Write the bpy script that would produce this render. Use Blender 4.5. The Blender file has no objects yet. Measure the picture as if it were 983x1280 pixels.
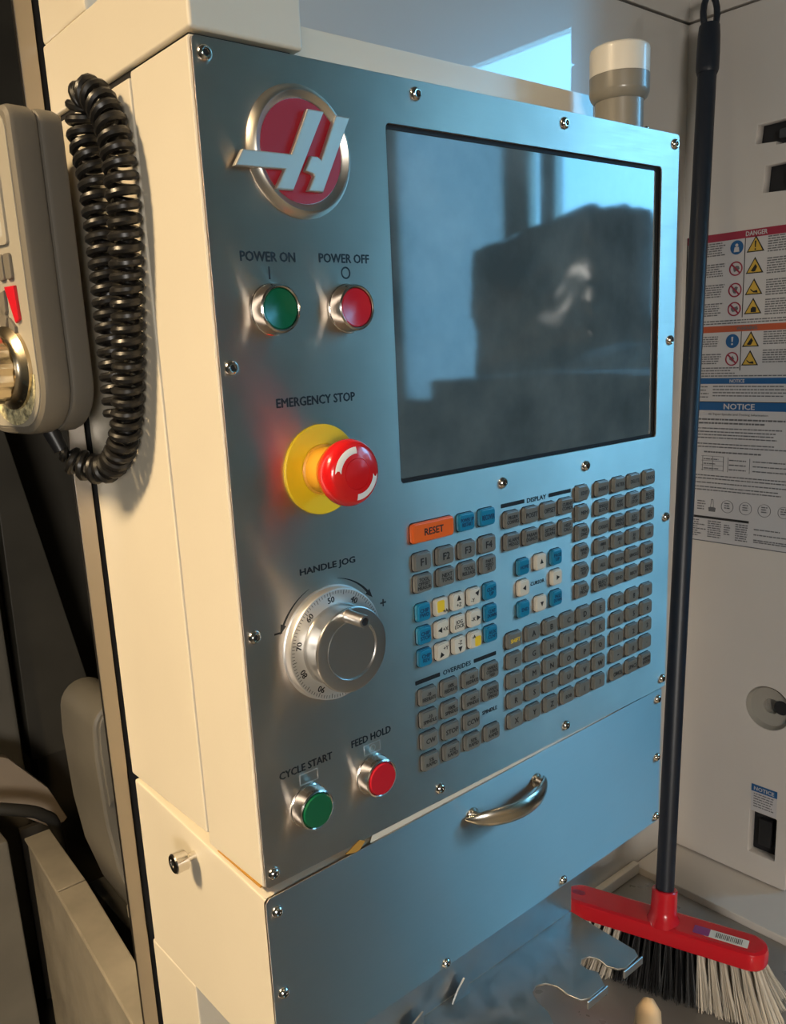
import bpy, bmesh, math, random
from mathutils import Matrix, Vector
random.seed(7)
PI = math.pi
scene = bpy.context.scene
COL = scene.collection

# ------------------------------------------------------------------ camera
cam_d = bpy.data.cameras.new('camera')
cam = bpy.data.objects.new('camera', cam_d); COL.objects.link(cam)
cam_d.sensor_fit = 'HORIZONTAL'; cam_d.sensor_width = 36.0
cam_d.lens = 1065.54 / 983 * 36.0
cam_d.shift_x = (491.5 - 461.95) / 983
cam_d.shift_y = (675.5 - 640.0) / 983
cam_d.clip_start = 0.01
right = Vector((0.76852, -0.63775, -0.05153))
up = Vector((0.17943, 0.13751, 0.97411))
back = Vector((-0.61416, -0.75787, 0.22011))
M = Matrix.Identity(4)
for i in range(3):
    M[i][0] = right[i]; M[i][1] = up[i]; M[i][2] = back[i]
M.translation = (-0.24816, -0.43528, 1.43508)
cam.matrix_world = M
scene.camera = cam

# ------------------------------------------------------------------ world, lights, exposure
world = bpy.data.worlds.new('sky'); scene.world = world
world.use_nodes = True
wn = world.node_tree.nodes; wl = world.node_tree.links
wbg = wn['Background']
wbg.inputs['Color'].default_value = (0.18, 0.59, 1.0, 1)
wbg.inputs['Strength'].default_value = 17.0

def area(name, loc, target, size, power, color, size_y=None):
    l = bpy.data.lights.new(name, 'AREA'); l.energy = power; l.color = color
    l.size = size
    if size_y: l.shape = 'RECTANGLE'; l.size_y = size_y
    o = bpy.data.objects.new(name, l); COL.objects.link(o)
    o.location = loc
    d = Vector(target) - Vector(loc)
    o.rotation_euler = d.to_track_quat('-Z', 'Y').to_euler()
    return o
WARM = (1.0, 0.74, 0.43)
_w = area('work_lamp_light', (-1.15, 0.08, 2.45), (-0.12, 0.15, 0.85), 0.30, 14.5, WARM)
_w.data.spread = math.radians(76)
area('left_fill_light', (-2.40, -0.02, 2.75), (-0.2, 0.1, 1.2), 0.9, 8.0, (1.0, 0.78, 0.50))  # unseen, added as a wide warm fill from the left
_b = area('bay_fill_light', (0.10, -2.05, 2.90), (0.10, -2.25, 0.0), 0.6, 62.0, (1.0, 0.74, 0.42))  # unseen, added so the left of the panel mirrors a warmer room
_b.data.spread = math.radians(100)
_f = area('stand_fill_light', (-1.30, -2.10, 1.45), (0.95, 0.20, 0.60), 0.5, 13.0, (1.0, 0.93, 0.84))  # unseen, added as neutral fill for the lower walls
_f.data.spread = math.radians(110)
_p = area('window_portal', (3.02, -1.84, 2.07), (0.0, -1.84, 2.07), 0.92, 1.0, (1, 1, 1), 1.24)
_p.data.cycles.is_portal = True

vs = scene.view_settings
vs.view_transform = 'Standard'; vs.look = 'None'; vs.gamma = 1.0; vs.use_curve_mapping = False
vs.exposure = 0.0

# ------------------------------------------------------------------ helpers
WM = {}
MM = 0.001

def link(o, world=None, parent=None):
    COL.objects.link(o)
    world = world or Matrix.Identity(4)
    if parent is not None:
        o.parent = parent
        o.matrix_parent_inverse = Matrix.Identity(4)
        o.matrix_basis = WM[parent.name].inverted() @ world
    else:
        o.matrix_basis = world
    WM[o.name] = world
    return o

def T(x, y, z): return Matrix.Translation((x, y, z))
PF_R = Matrix(((1, 0, 0, 0), (0, 0, -1, 0), (0, 1, 0, 0), (0, 0, 0, 1)))      # faces -y
SX_R = Matrix(((0, 0, -1, 0), (-1, 0, 0, 0), (0, 1, 0, 0), (0, 0, 0, 1)))     # faces -x
def PF(x, d, h=0.0):
    """frame on the pendant face: millimetres right of its left edge, below its top edge, proud of it"""
    return T(x * MM, -h * MM, 1.6 - d * MM) @ PF_R
def RW(y, z, h=0.0, x=0.956): return T(x - h, y, z) @ SX_R                     # frame on a -x facing wall

def empty(name, loc, rot=None):
    o = bpy.data.objects.new(name, None)
    o.empty_display_size = 0.02
    w = T(*loc)
    if rot is not None: w = w @ rot
    return link(o, w)

def tag(o, label=None, cat=None, group=None, kind=None):
    if label: o['label'] = label
    if cat: o['category'] = cat
    if group: o['group'] = group
    if kind: o['kind'] = kind
    return o

def ob(name, mesh, mat, parent=None, w=None, smooth=35):
    o = bpy.data.objects.new(name, mesh)
    mats = mat if isinstance(mat, (list, tuple)) else [mat]
    if len(mesh.materials) == 0:
        for m in mats: mesh.materials.append(m)
    if smooth:
        for p in mesh.polygons: p.use_smooth = True
        mesh.set_sharp_from_angle(angle=math.radians(smooth))
    if smooth and len(mesh.polygons) < 6000:
        wn_ = o.modifiers.new('weighted_normals', 'WEIGHTED_NORMAL'); wn_.keep_sharp = True; wn_.weight = 80
    return link(o, w, parent)

def bm_mesh(bm, name='m'):
    me = bpy.data.meshes.new(name)
    bmesh.ops.recalc_face_normals(bm, faces=bm.faces)
    bm.to_mesh(me); bm.free()
    return me

def box(x0, x1, y0, y1, z0, z1, bev=0.0, seg=2, name='box'):
    bm = bmesh.new()
    vs_ = [bm.verts.new(p) for p in ((x0,y0,z0),(x1,y0,z0),(x1,y1,z0),(x0,y1,z0),(x0,y0,z1),(x1,y0,z1),(x1,y1,z1),(x0,y1,z1))]
    for f in ((3,2,1,0),(4,5,6,7),(0,1,5,4),(1,2,6,5),(2,3,7,6),(3,0,4,7)):
        bm.faces.new([vs_[i] for i in f])
    if bev > 0:
        bmesh.ops.bevel(bm, geom=bm.edges[:] + bm.verts[:], offset=bev, segments=seg, profile=0.5, affect='EDGES', clamp_overlap=True)
    return bm_mesh(bm, name)

def hexa(v, bev=0.0, seg=2):
    bm = bmesh.new()
    vs_ = [bm.verts.new(p) for p in v]
    for f in ((3,2,1,0),(4,5,6,7),(0,1,5,4),(1,2,6,5),(2,3,7,6),(3,0,4,7)):
        bm.faces.new([vs_[i] for i in f])
    if bev > 0:
        bmesh.ops.bevel(bm, geom=bm.edges[:] + bm.verts[:], offset=bev, segments=seg, profile=0.5, affect='EDGES', clamp_overlap=True)
    return bm_mesh(bm)

def lathe(prof, n=40, k=MM, cap=True):
    """profile of (radius, height) turned about local z"""
    bm = bmesh.new()
    rings = []
    for r, h in prof:
        if r < 1e-6: rings.append([bm.verts.new((0, 0, h * k))])
        else: rings.append([bm.verts.new((r*k*math.cos(2*PI*i/n), r*k*math.sin(2*PI*i/n), h*k)) for i in range(n)])
    for a, b in zip(rings, rings[1:]):
        for i in range(n):
            j = (i + 1) % n
            if len(a) == 1 and len(b) == 1: break
            if len(a) == 1: bm.faces.new((a[0], b[j], b[i]))
            elif len(b) == 1: bm.faces.new((a[i], a[j], b[0]))
            else: bm.faces.new((a[i], a[j], b[j], b[i]))
    if cap and len(rings[0]) > 1: bm.faces.new(rings[0][::-1])
    if cap and len(rings[-1]) > 1: bm.faces.new(rings[-1])
    return bm_mesh(bm)

def tube(pts, rad, n=10, closed=False, k=1.0, flat=None):
    """tube along points; rad is a number or a list; flat=(a,b) makes an elliptic section"""
    P = [Vector(p) * k for p in pts]
    rs = [ (rad[i] if isinstance(rad, (list, tuple)) else rad) * k for i in range(len(P))]
    bm = bmesh.new(); rings = []
    ref = None
    for i, p in enumerate(P):
        t = (P[min(i+1, len(P)-1)] - P[max(i-1, 0)]).normalized()
        if ref is None:
            ref = Vector((0,0,1)) if abs(t.z) < 0.9 else Vector((1,0,0))
        a = (ref - t * ref.dot(t)).normalized(); b = t.cross(a); ref = a
        fa, fb = flat if flat else (1, 1)
        rings.append([bm.verts.new(p + a*(rs[i]*fa*math.cos(2*PI*j/n)) + b*(rs[i]*fb*math.sin(2*PI*j/n))) for j in range(n)])
    for a, b in zip(rings, rings[1:]):
        for j in range(n): bm.faces.new((a[j], a[(j+1)%n], b[(j+1)%n], b[j]))
    bm.faces.new(rings[0][::-1]); bm.faces.new(rings[-1])
    return bm_mesh(bm)

def rrect(x0, y0, x1, y1, r, n=5):
    pts = []
    for cx_, cy_, a0 in ((x1-r, y1-r, 0), (x0+r, y1-r, 90), (x0+r, y0+r, 180), (x1-r, y0+r, 270)):
        for i in range(n + 1):
            a = math.radians(a0 + 90 * i / n)
            pts.append((cx_ + r*math.cos(a), cy_ + r*math.sin(a)))
    return pts
def circ(cx_, cy_, r, n=32): return [(cx_ + r*math.cos(2*PI*i/n), cy_ + r*math.sin(2*PI*i/n)) for i in range(n)]

def plate(outer, holes=(), th=1.0, bev=0.0, k=MM, z0=0.0):
    """flat plate with holes in the local xy plane, from z0 up by th"""
    cu = bpy.data.curves.new('c', 'CURVE'); cu.dimensions = '2D'; cu.fill_mode = 'BOTH'
    loops = outer if isinstance(outer[0][0], (list, tuple)) else [outer]
    for loop in list(loops) + list(holes):
        sp = cu.splines.new('POLY'); sp.points.add(len(loop) - 1)
        for p, q in zip(sp.points, loop): p.co = (q[0]*k, q[1]*k, 0, 1)
        sp.use_cyclic_u = True
    cu.extrude = max(th*k/2 - bev*k, 0.0)
    cu.bevel_depth = bev * k; cu.bevel_resolution = 1
    if bev: cu.offset = -bev * k
    o = bpy.data.objects.new('tmp', cu)
    me = bpy.data.meshes.new_from_object(o)
    bpy.data.objects.remove(o); bpy.data.curves.remove(cu)
    me.materials.clear()
    me.transform(T(0, 0, (z0 + th/2) * k))
    return me

def text_mesh(body, h, w=None, maxw=None, bold=0.05, k=MM, th=0.0):
    """flat lettering centred on the origin, cap height h, width w (or at most maxw), in millimetres"""
    cu = bpy.data.curves.new('t', 'FONT'); cu.body = body; cu.size = 1.0
    cu.align_x = 'CENTER'; cu.resolution_u = 2; cu.space_line = 0.86
    cu.extrude = 0.0
    o = bpy.data.objects.new('tmp', cu)
    me = bpy.data.meshes.new_from_object(o)
    bpy.data.objects.remove(o); bpy.data.curves.remove(cu)
    me.materials.clear()
    xs = [v.co.x for v in me.vertices]; ys = [v.co.y for v in me.vertices]
    if not xs: return me
    cx_, cy_ = (min(xs)+max(xs))/2, (min(ys)+max(ys))/2
    wd, hg = max(xs)-min(xs), max(ys)-min(ys)
    sy = h * k / hg
    sx = sy
    if w: sx = w * k / wd
    elif maxw and wd * sx > maxw * k: sx = maxw * k / wd
    me.transform(Matrix.Diagonal((sx, sy, 1, 1)) @ T(-cx_, -cy_, 0))
    if bold:
        q = bold * h * k
        me = join_meshes([(me, T(a*q, b*q, i*2e-6), 0) for i, (a, b) in enumerate(((-1, 0), (1, 0), (0, 0.6), (0, -0.6)))])
    return me

def join_meshes(items, name='j'):
    """items: (mesh, matrix, material index) -> one mesh"""
    bm = bmesh.new()
    for me, mx, mi in items:
        n0 = len(bm.faces)
        me2 = me.copy(); me2.transform(mx)
        bm.from_mesh(me2); bpy.data.meshes.remove(me2)
        bm.faces.ensure_lookup_table()
        for f in bm.faces[n0:]: f.material_index = mi
    out = bpy.data.meshes.new(name); bm.to_mesh(out); bm.free()
    return out
I4 = Matrix.Identity(4)

# ------------------------------------------------------------------ materials
def mat(name, color=(0.5,0.5,0.5), rough=0.5, metal=0.0, spec=0.5, coat=0.0, bump=None, aniso=0.0, tangent=None,
        var=None, emit=None, sss=0.0, trans=0.0, rvar=None, coat_rough=0.05, ior=None):
    m = bpy.data.materials.new(name); m.use_nodes = True
    nt = m.node_tree; b = nt.nodes['Principled BSDF']
    b.inputs['Base Color'].default_value = (*color, 1)
    b.inputs['Roughness'].default_value = rough
    b.inputs['Metallic'].default_value = metal
    b.inputs['Specular IOR Level'].default_value = spec
    b.inputs['Coat Weight'].default_value = coat
    b.inputs['Coat Roughness'].default_value = coat_rough
    if ior: b.inputs['IOR'].default_value = ior
    if trans: b.inputs['Transmission Weight'].default_value = trans
    if sss:
        b.inputs['Subsurface Weight'].default_value = sss; b.inputs['Subsurface Scale'].default_value = 0.004
    if emit: b.inputs['Emission Color'].default_value = (*emit[0], 1); b.inputs['Emission Strength'].default_value = emit[1]
    co = nt.nodes.new('ShaderNodeTexCoord')
    def noise(scale, stretch=(1,1,1), detail=3):
        mp = nt.nodes.new('ShaderNodeMapping'); mp.inputs['Scale'].default_value = stretch
        nt.links.new(co.outputs['Object'], mp.inputs['Vector'])
        nz = nt.nodes.new('ShaderNodeTexNoise'); nz.inputs['Scale'].default_value = scale; nz.inputs['Detail'].default_value = detail
        nt.links.new(mp.outputs['Vector'], nz.inputs['Vector'])
        return nz.outputs['Fac']
    if aniso:
        b.inputs['Anisotropic'].default_value = aniso
        if tangent:
            cb = nt.nodes.new('ShaderNodeCombineXYZ')
            for i, a in enumerate('XYZ'): cb.inputs[a].default_value = tangent[i]
            nt.links.new(cb.outputs[0], b.inputs['Tangent'])
    if var:      # (scale, stretch, amount): brightness variation of the surface itself
        f = noise(var[0], var[1])
        rmp = nt.nodes.new('ShaderNodeMapRange')
        rmp.inputs['From Min'].default_value = 0.3; rmp.inputs['From Max'].default_value = 0.7
        rmp.inputs['To Min'].default_value = 1 - var[2]; rmp.inputs['To Max'].default_value = 1 + var[2]
        nt.links.new(f, rmp.inputs['Value'])
        mx = nt.nodes.new('ShaderNodeMix'); mx.data_type = 'RGBA'; mx.blend_type = 'MULTIPLY'; mx.inputs[0].default_value = 1
        mx.inputs[6].default_value = (*color, 1)
        nt.links.new(rmp.outputs[0], mx.inputs[7]); nt.links.new(mx.outputs[2], b.inputs['Base Color'])
    if rvar:     # (scale, stretch, low, high): roughness variation
        f = noise(rvar[0], rvar[1])
        rmp = nt.nodes.new('ShaderNodeMapRange')
        rmp.inputs['From Min'].default_value = 0.35; rmp.inputs['From Max'].default_value = 0.65
        rmp.inputs['To Min'].default_value = rvar[2]; rmp.inputs['To Max'].default_value = rvar[3]
        nt.links.new(f, rmp.inputs['Value']); nt.links.new(rmp.outputs[0], b.inputs['Roughness'])
    if bump:     # (scale, stretch, strength, distance)
        f = noise(bump[0], bump[1], 2)
        bp = nt.nodes.new('ShaderNodeBump'); bp.inputs['Strength'].default_value = bump[2]; bp.inputs['Distance'].default_value = bump[3]
        nt.links.new(f, bp.inputs['Height']); nt.links.new(bp.outputs[0], b.inputs['Normal'])
        if coat: nt.links.new(bp.outputs[0], b.inputs['Coat Normal'])
    return m

m_panel = mat('brushed_stainless', (0.66,0.575,0.50), 0.42, 1.0, aniso=0.97, tangent=(0,0,1), var=(16,(1,1,1),0.07), rvar=(2600,(0.012,1,1),0.39,0.45))
m_cover = mat('brushed_steel_cover', (0.62,0.57,0.52), 0.50, 1.0, aniso=0.98, tangent=(0.10,0,0.995), var=(6,(1,1,1),0.04), rvar=(2600,(0.012,1,1),0.47,0.53))
m_galv = mat('bare_steel_sheet', (0.50,0.51,0.51), 0.34, 1.0, var=(14,(1,1,1),0.06), rvar=(60,(1,1,1),0.28,0.42))
m_paint = mat('cream_gloss_paint', (0.72,0.66,0.54), 0.32, 0.0, coat=0.35, bump=(420,(1,1,1),0.10,0.0006), var=(7,(1,1,1),0.03), coat_rough=0.08)
m_paint2 = mat('grey_cream_paint', (0.56,0.54,0.51), 0.30, 0.0, coat=1.0, bump=(60,(1,1,1),0.012,0.0006), coat_rough=0.015)
m_wallr = mat('matte_cream_paint', (0.60,0.56,0.52), 0.45, 0.0, bump=(300,(1,1,1),0.08,0.0006), var=(5,(1,1,1),0.03))
m_chrome = mat('nickel', (0.72,0.69,0.64), 0.16, 1.0)
m_alu = mat('satin_aluminium', (0.72,0.70,0.67), 0.28, 1.0)
m_dial = mat('dial_aluminium', (0.78,0.77,0.74), 0.42, 0.85)
m_pull = mat('satin_nickel_handle', (0.62,0.58,0.50), 0.24, 1.0)
m_ring = mat('emblem_silver', (0.74,0.70,0.62), 0.34, 1.0)
m_stroke = mat('emblem_stroke_silver', (0.60,0.57,0.50), 0.46, 0.75)
m_red_emb = mat('emblem_red', (0.36,0.010,0.022), 0.32, 0.0, coat=0.4)
m_green = mat('green_button', (0.004,0.115,0.045), 0.30, 0.0, spec=0.5)
m_redbtn = mat('red_button', (0.55,0.012,0.025), 0.30, 0.0, spec=0.5)
m_mush = mat('red_mushroom', (0.66,0.010,0.012), 0.22, 0.0, coat=0.4)
m_mush_d = mat('red_mushroom_cap', (0.46,0.008,0.014), 0.30, 0.0)
m_yellow = mat('yellow_disc', (0.80,0.58,0.015), 0.42, 0.0)
m_ycol = mat('amber_collar', (0.72,0.36,0.03), 0.42, 0.0)
m_white = mat('white_print', (0.80,0.78,0.72), 0.5)
m_black = mat('black_print', (0.012,0.012,0.013), 0.55)
m_navy = mat('navy_print', (0.01,0.035,0.10), 0.5)
m_gap = mat('dark_gap', (0.008,0.008,0.009), 0.7)
m_key = mat('grey_key', (0.155,0.16,0.145), 0.38, 0.0, coat=0.25, coat_rough=0.2)
m_keyw = mat('cream_key', (0.64,0.60,0.50), 0.38, 0.0, coat=0.25, coat_rough=0.2)
m_keyb = mat('blue_key', (0.008,0.20,0.36), 0.34, 0.0, coat=0.25, coat_rough=0.2)
m_keyo = mat('orange_key', (0.80,0.13,0.015), 0.34, 0.0, coat=0.25, coat_rough=0.2)
m_keyyel = mat('yellow_key_print', (0.82,0.56,0.03), 0.5)
m_blackpl = mat('black_plastic', (0.018,0.018,0.019), 0.38)
m_cable = mat('black_cable', (0.010,0.0095,0.009), 0.36)
m_rjh = mat('taupe_plastic', (0.155,0.14,0.115), 0.55, bump=(900,(1,1,1),0.10,0.0004))
m_rjh2 = mat('pale_taupe_plastic', (0.34,0.315,0.26), 0.5)
m_lcd = mat('handset_screen', (0.55,0.55,0.52), 0.12, 0.0, spec=0.8, coat=1.0, coat_rough=0.03)
m_brass = mat('warm_nickel_knob', (0.62,0.52,0.36), 0.26, 1.0)
m_label = mat('speckled_label', (0.55,0.50,0.30), 0.45, var=(260,(1,1,1),0.7))
m_handle = mat('dark_blue_handle', (0.012,0.016,0.026), 0.42, bump=(200,(1,1,0.1),0.05,0.0005))
m_broom = mat('red_broom_plastic', (0.62,0.010,0.020), 0.26, coat=0.3)
m_brb = mat('black_bristle', (0.012,0.012,0.013), 0.5)
m_brw = mat('cream_bristle', (0.62,0.56,0.47), 0.6)
m_ledge = mat('grey_sheet_ledge', (0.27,0.26,0.25), 0.33, 0.35, var=(8,(1,1,1),0.10), rvar=(30,(1,1,1),0.26,0.44))
m_wood = mat('pale_wood', (0.66,0.47,0.27), 0.5, var=(30,(1,1,0.15),0.18))
m_beacon_w = mat('beacon_lens', (0.78,0.73,0.63), 0.35, coat=0.3)
m_beacon_g = mat('beacon_grey', (0.24,0.22,0.18), 0.35, coat=0.3)
m_amber = mat('amber_tape', (0.50,0.26,0.05), 0.4)
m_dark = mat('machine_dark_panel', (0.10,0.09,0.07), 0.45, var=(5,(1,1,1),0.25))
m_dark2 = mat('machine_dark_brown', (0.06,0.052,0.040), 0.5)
m_rot = mat('rotary_grey_paint', (0.20,0.185,0.155), 0.38, coat=0.15, var=(10,(1,1,1),0.12))
m_rot_d = mat('rotary_dark', (0.045,0.043,0.038), 0.45)
m_beam = mat('worn_steel_beam', (0.48,0.43,0.34), 0.36, 0.3, var=(16,(1,1,1),0.15), rvar=(40,(1,1,1),0.28,0.46))
m_post = mat('stainless_post', (0.42,0.38,0.33), 0.28, 1.0)
m_stickw = mat('sticker_white', (0.52,0.51,0.52), 0.42)
m_stickr = mat('sticker_red', (0.30,0.022,0.050), 0.42)
m_sticko = mat('sticker_orange', (0.42,0.085,0.035), 0.42)
m_stickb = mat('sticker_blue', (0.012,0.095,0.26), 0.42)
m_sticky = mat('sticker_yellow', (0.56,0.36,0.05), 0.42)
m_stickg = mat('sticker_grey_text', (0.13,0.13,0.14), 0.5)
m_purple = mat('sticker_purple', (0.28,0.05,0.22), 0.4)
m_hole = mat('dark_cavity', (0.010,0.010,0.012), 0.6)
m_dish = mat('grey_recess', (0.33,0.31,0.27), 0.4)
m_room = mat('room_wall_paint', (0.40,0.39,0.38), 0.7)
m_roomd = mat('room_dark_wall', (0.24,0.20,0.145), 0.7)
m_frost = bpy.data.materials.new('frosted_glass'); m_frost.use_nodes = True
_n = m_frost.node_tree; _n.nodes.remove(_n.nodes['Principled BSDF'])
_t = _n.nodes.new('ShaderNodeBsdfTranslucent'); _t.inputs['Color'].default_value = (0.62, 0.58, 0.56, 1)
_n.links.new(_t.outputs[0], _n.nodes['Material Output'].inputs['Surface'])
m_conc = mat('concrete_floor', (0.075,0.073,0.070), 0.6, var=(2,(1,1,1),0.15))
m_frame = mat('window_frame_paint', (0.80,0.77,0.68), 0.45)
m_foil = mat('silver_film', (0.70,0.71,0.70), 0.22, 1.0)
m_stand = mat('dark_cabinet_paint', (0.045,0.05,0.055), 0.5)
m_lampmetal = mat('lamp_housing', (0.25,0.25,0.25), 0.5)

# dusty screen glass: dark pane, mirror-like coat, thin film of dust with its own blotchy shape
m_glass = mat('screen_glass', (0.010,0.014,0.016), 0.10, 0.0, spec=0.6, ior=1.5)
def _dust():
    nt = m_glass.node_tree; b = nt.nodes['Principled BSDF']
    co = nt.nodes.new('ShaderNodeTexCoord')
    nz = nt.nodes.new('ShaderNodeTexNoise'); nz.inputs['Scale'].default_value = 14; nz.inputs['Detail'].default_value = 6
    nt.links.new(co.outputs['Object'], nz.inputs['Vector'])
    cr = nt.nodes.new('ShaderNodeValToRGB')
    cr.color_ramp.elements[0].position = 0.35; cr.color_ramp.elements[0].color = (0.060,0.085,0.095,1)
    cr.color_ramp.elements[1].position = 0.75; cr.color_ramp.elements[1].color = (0.14,0.18,0.19,1)
    nt.links.new(nz.outputs['Fac'], cr.inputs['Fac']); nt.links.new(cr.outputs['Color'], b.inputs['Base Color'])
    mr = nt.nodes.new('ShaderNodeMapRange'); mr.inputs['To Min'].default_value = 0.015; mr.inputs['To Max'].default_value = 0.07
    nt.links.new(nz.outputs['Fac'], mr.inputs['Value']); nt.links.new(mr.outputs[0], b.inputs['Roughness'])
_dust()

def struct(name, mesh, m, parent=None, w=None, smooth=35):
    o = ob(name, mesh, m, parent, w, smooth)
    if parent is None: o['kind'] = 'structure'
    return o

# ================================================================== THE SETTING
# machine front sheet behind the pendant: two panels with a seam at z = 1.853
struct('wall_back', box(0.15, 0.975, 0.281, 0.30, 0.0, 1.8515, 0.002), m_paint2)
struct('wall_back_upper', box(0.15, 0.975, 0.281, 0.30, 1.8545, 2.75, 0.002), m_paint2)
struct('trim_1', box(0.15, 0.975, 0.287, 0.30, 1.85, 1.856), m_gap)
# right-hand cabinet side with its openings
y2l = lambda y: (0.30 - y)
wall_holes = [circ(0.30-0.120, 0.875, 0.034, 40),
              rrect(0.30-0.139, 0.627, 0.30-0.097, 0.699, 0.002, 2),
              [(0.30-0.178, 1.676), (0.30-0.150, 1.674), (0.30-0.150, 1.670), (0.30-0.090, 1.670), (0.30-0.090, 1.700), (0.30-0.176, 1.700)],
              [(0.30-0.165, 1.612), (0.30-0.085, 1.608), (0.30-0.085, 1.648), (0.30-0.163, 1.646)]]
wr = struct('wall_right', plate(rrect(0.0, 0.584, 0.30-0.078, 1.8515, 0.004, 3), wall_holes, 0.018, 0.001, k=1.0, z0=-0.018), m_wallr, w=RW(0.30, 0.0), smooth=0)
ob('recess_dish', lathe([(33.5, -0.0175), (33.5, 0), (30, -9), (12, -12), (11.5, -20), (0, -20)], 40, cap=False), [m_dish], wr, RW(0.120, 0.875))
ob('dark_bore', lathe([(11, 0), (11, 1), (0, 1)], 32), m_hole, wr, RW(0.104, 0.877, -0.0105))
for (ya, yb, za, zb) in ((0.090, 0.18, 1.665, 1.705), (0.080, 0.17, 1.602, 1.652), (0.09, 0.145, 0.62, 0.705)):
    ob('cavity', box(0.9745, 0.99, ya, yb, za, zb), m_hole, wr)
ob('latch', box(0.962, 0.9745, 0.095, 0.150, 1.678, 1.690, 0.002), m_stand, wr)
ob('latch', box(0.962, 0.9745, 0.095, 0.135, 1.618, 1.638, 0.002), m_stand, wr)
ob('switch_bar', box(0.964, 0.9745, 0.108, 0.128, 0.64, 0.685, 0.002), m_blackpl, wr)
struct('wall_right_upper', box(0.956, 0.976, 0.078, 0.30, 1.8545, 2.75, 0.002), m_wallr)
struct('wall_right_end', box(0.976, 1.55, 0.078, 0.30, 0.0, 2.75), m_wallr)
struct('baseboard_right', box(0.857, 0.976, -0.30, 0.2805, 0.0, 0.581, 0.003), m_wallr)
struct('baseboard_back', box(0.30, 0.8565, 0.268, 0.2805, 0.5705, 0.590, 0.003), m_wallr)
# grey sheet-metal ledge on which the broom stands
struct('platform', box(0.10, 0.8565, -0.30, 0.2805, 0.0, 0.57, 0.002), m_ledge)
# door-frame post and the dark inside of the machine
struct('trim_2', box(-0.016, -0.003, 0.201, 0.205, 0.0, 2.75, 0.0008), m_post)
struct('trim_3', box(-0.003, 0.150, 0.2105, 0.2160, 0.0, 2.75), m_gap)
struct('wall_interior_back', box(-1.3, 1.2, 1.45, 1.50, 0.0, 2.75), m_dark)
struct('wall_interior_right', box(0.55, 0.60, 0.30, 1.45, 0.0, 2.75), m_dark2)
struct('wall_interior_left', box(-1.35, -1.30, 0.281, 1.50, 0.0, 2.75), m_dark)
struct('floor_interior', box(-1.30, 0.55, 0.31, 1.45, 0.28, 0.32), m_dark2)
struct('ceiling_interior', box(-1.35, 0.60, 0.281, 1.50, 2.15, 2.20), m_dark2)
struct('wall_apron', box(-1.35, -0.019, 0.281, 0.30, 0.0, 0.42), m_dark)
struct('wall_lintel', box(-1.35, -0.019, 0.281, 0.30, 2.05, 2.75), m_paint2)
# support column under the pendant
struct('trim_4', box(0.0, 0.09, 0.122, 0.200, 0.0, 0.944, 0.002), m_paint)
# workshop room behind the camera
struct('floor', box(-3.2, 3.2, -3.45, 1.55, -0.05, 0.0), m_conc)
struct('ceiling', box(-3.2, 3.2, -3.45, 1.55, 3.2, 3.25), m_roomd)
struct('wall_front', box(-3.2, 3.2, -3.45, -3.38, 0.0, 3.2), m_roomd)
struct('wall_left', box(-3.25, -3.2, -3.45, 1.55, 0.0, 3.2), m_roomd)
struct('wall_far', box(-3.2, 3.2, 1.50, 1.55, 0.0, 3.2), m_roomd)
WY0, WY1, WZ0, WZ1 = -2.36, -1.36, 1.46, 2.74
ww = struct('wall_window', plate([(-1.55, 0), (3.40, 0), (3.40, 3.2), (-1.55, 3.2)],
            [[(-WY1, WZ0), (-WY0, WZ0), (-WY0, WZ1), (-WY1, WZ1)], [(2.42, 1.12), (3.22, 1.12), (3.22, 2.72), (2.42, 2.72)]], 0.12, 0, k=1.0, z0=-0.12), m_room, w=RW(0, 0, 0, 3.0), smooth=0)
wf = struct('window_1', plate([(-WY1, WZ0), (-WY0, WZ0), (-WY0, WZ1), (-WY1, WZ1)],
            [[(-WY1+0.05, WZ0+0.05), (2.11, WZ0+0.05), (2.11, WZ1-0.04), (-WY1+0.05, WZ1-0.04)],
             [(2.20, WZ0+0.05), (2.26, WZ0+0.05), (2.26, WZ1-0.04), (2.20, WZ1-0.04)]], 0.06, 0.004, k=1.0, z0=-0.04), m_frame, w=RW(0, 0, 0, 3.0))

w2 = struct('added_window', plate([(2.42, 1.12), (3.22, 1.12), (3.22, 2.72), (2.42, 2.72)], [[(2.44, 1.14), (3.20, 1.14), (3.20, 2.70), (2.44, 2.70)]], 0.05, 0, k=1.0, z0=-0.06), m_frame, w=RW(0, 0, 0, 3.0), smooth=0)  # frosted window added to put a pale blue reflection in the screen
ob('frosted_pane', box(3.03, 3.04, -3.20, -2.44, 1.14, 2.70), m_frost, w2, smooth=0)

# ================================================================== CONTROL PENDANT
pend = empty('control_pendant', (0.0, 0.0, 0.945))
tag(pend, 'cream machine control pendant with brushed steel front, screen and keypad', 'control panel')
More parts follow.
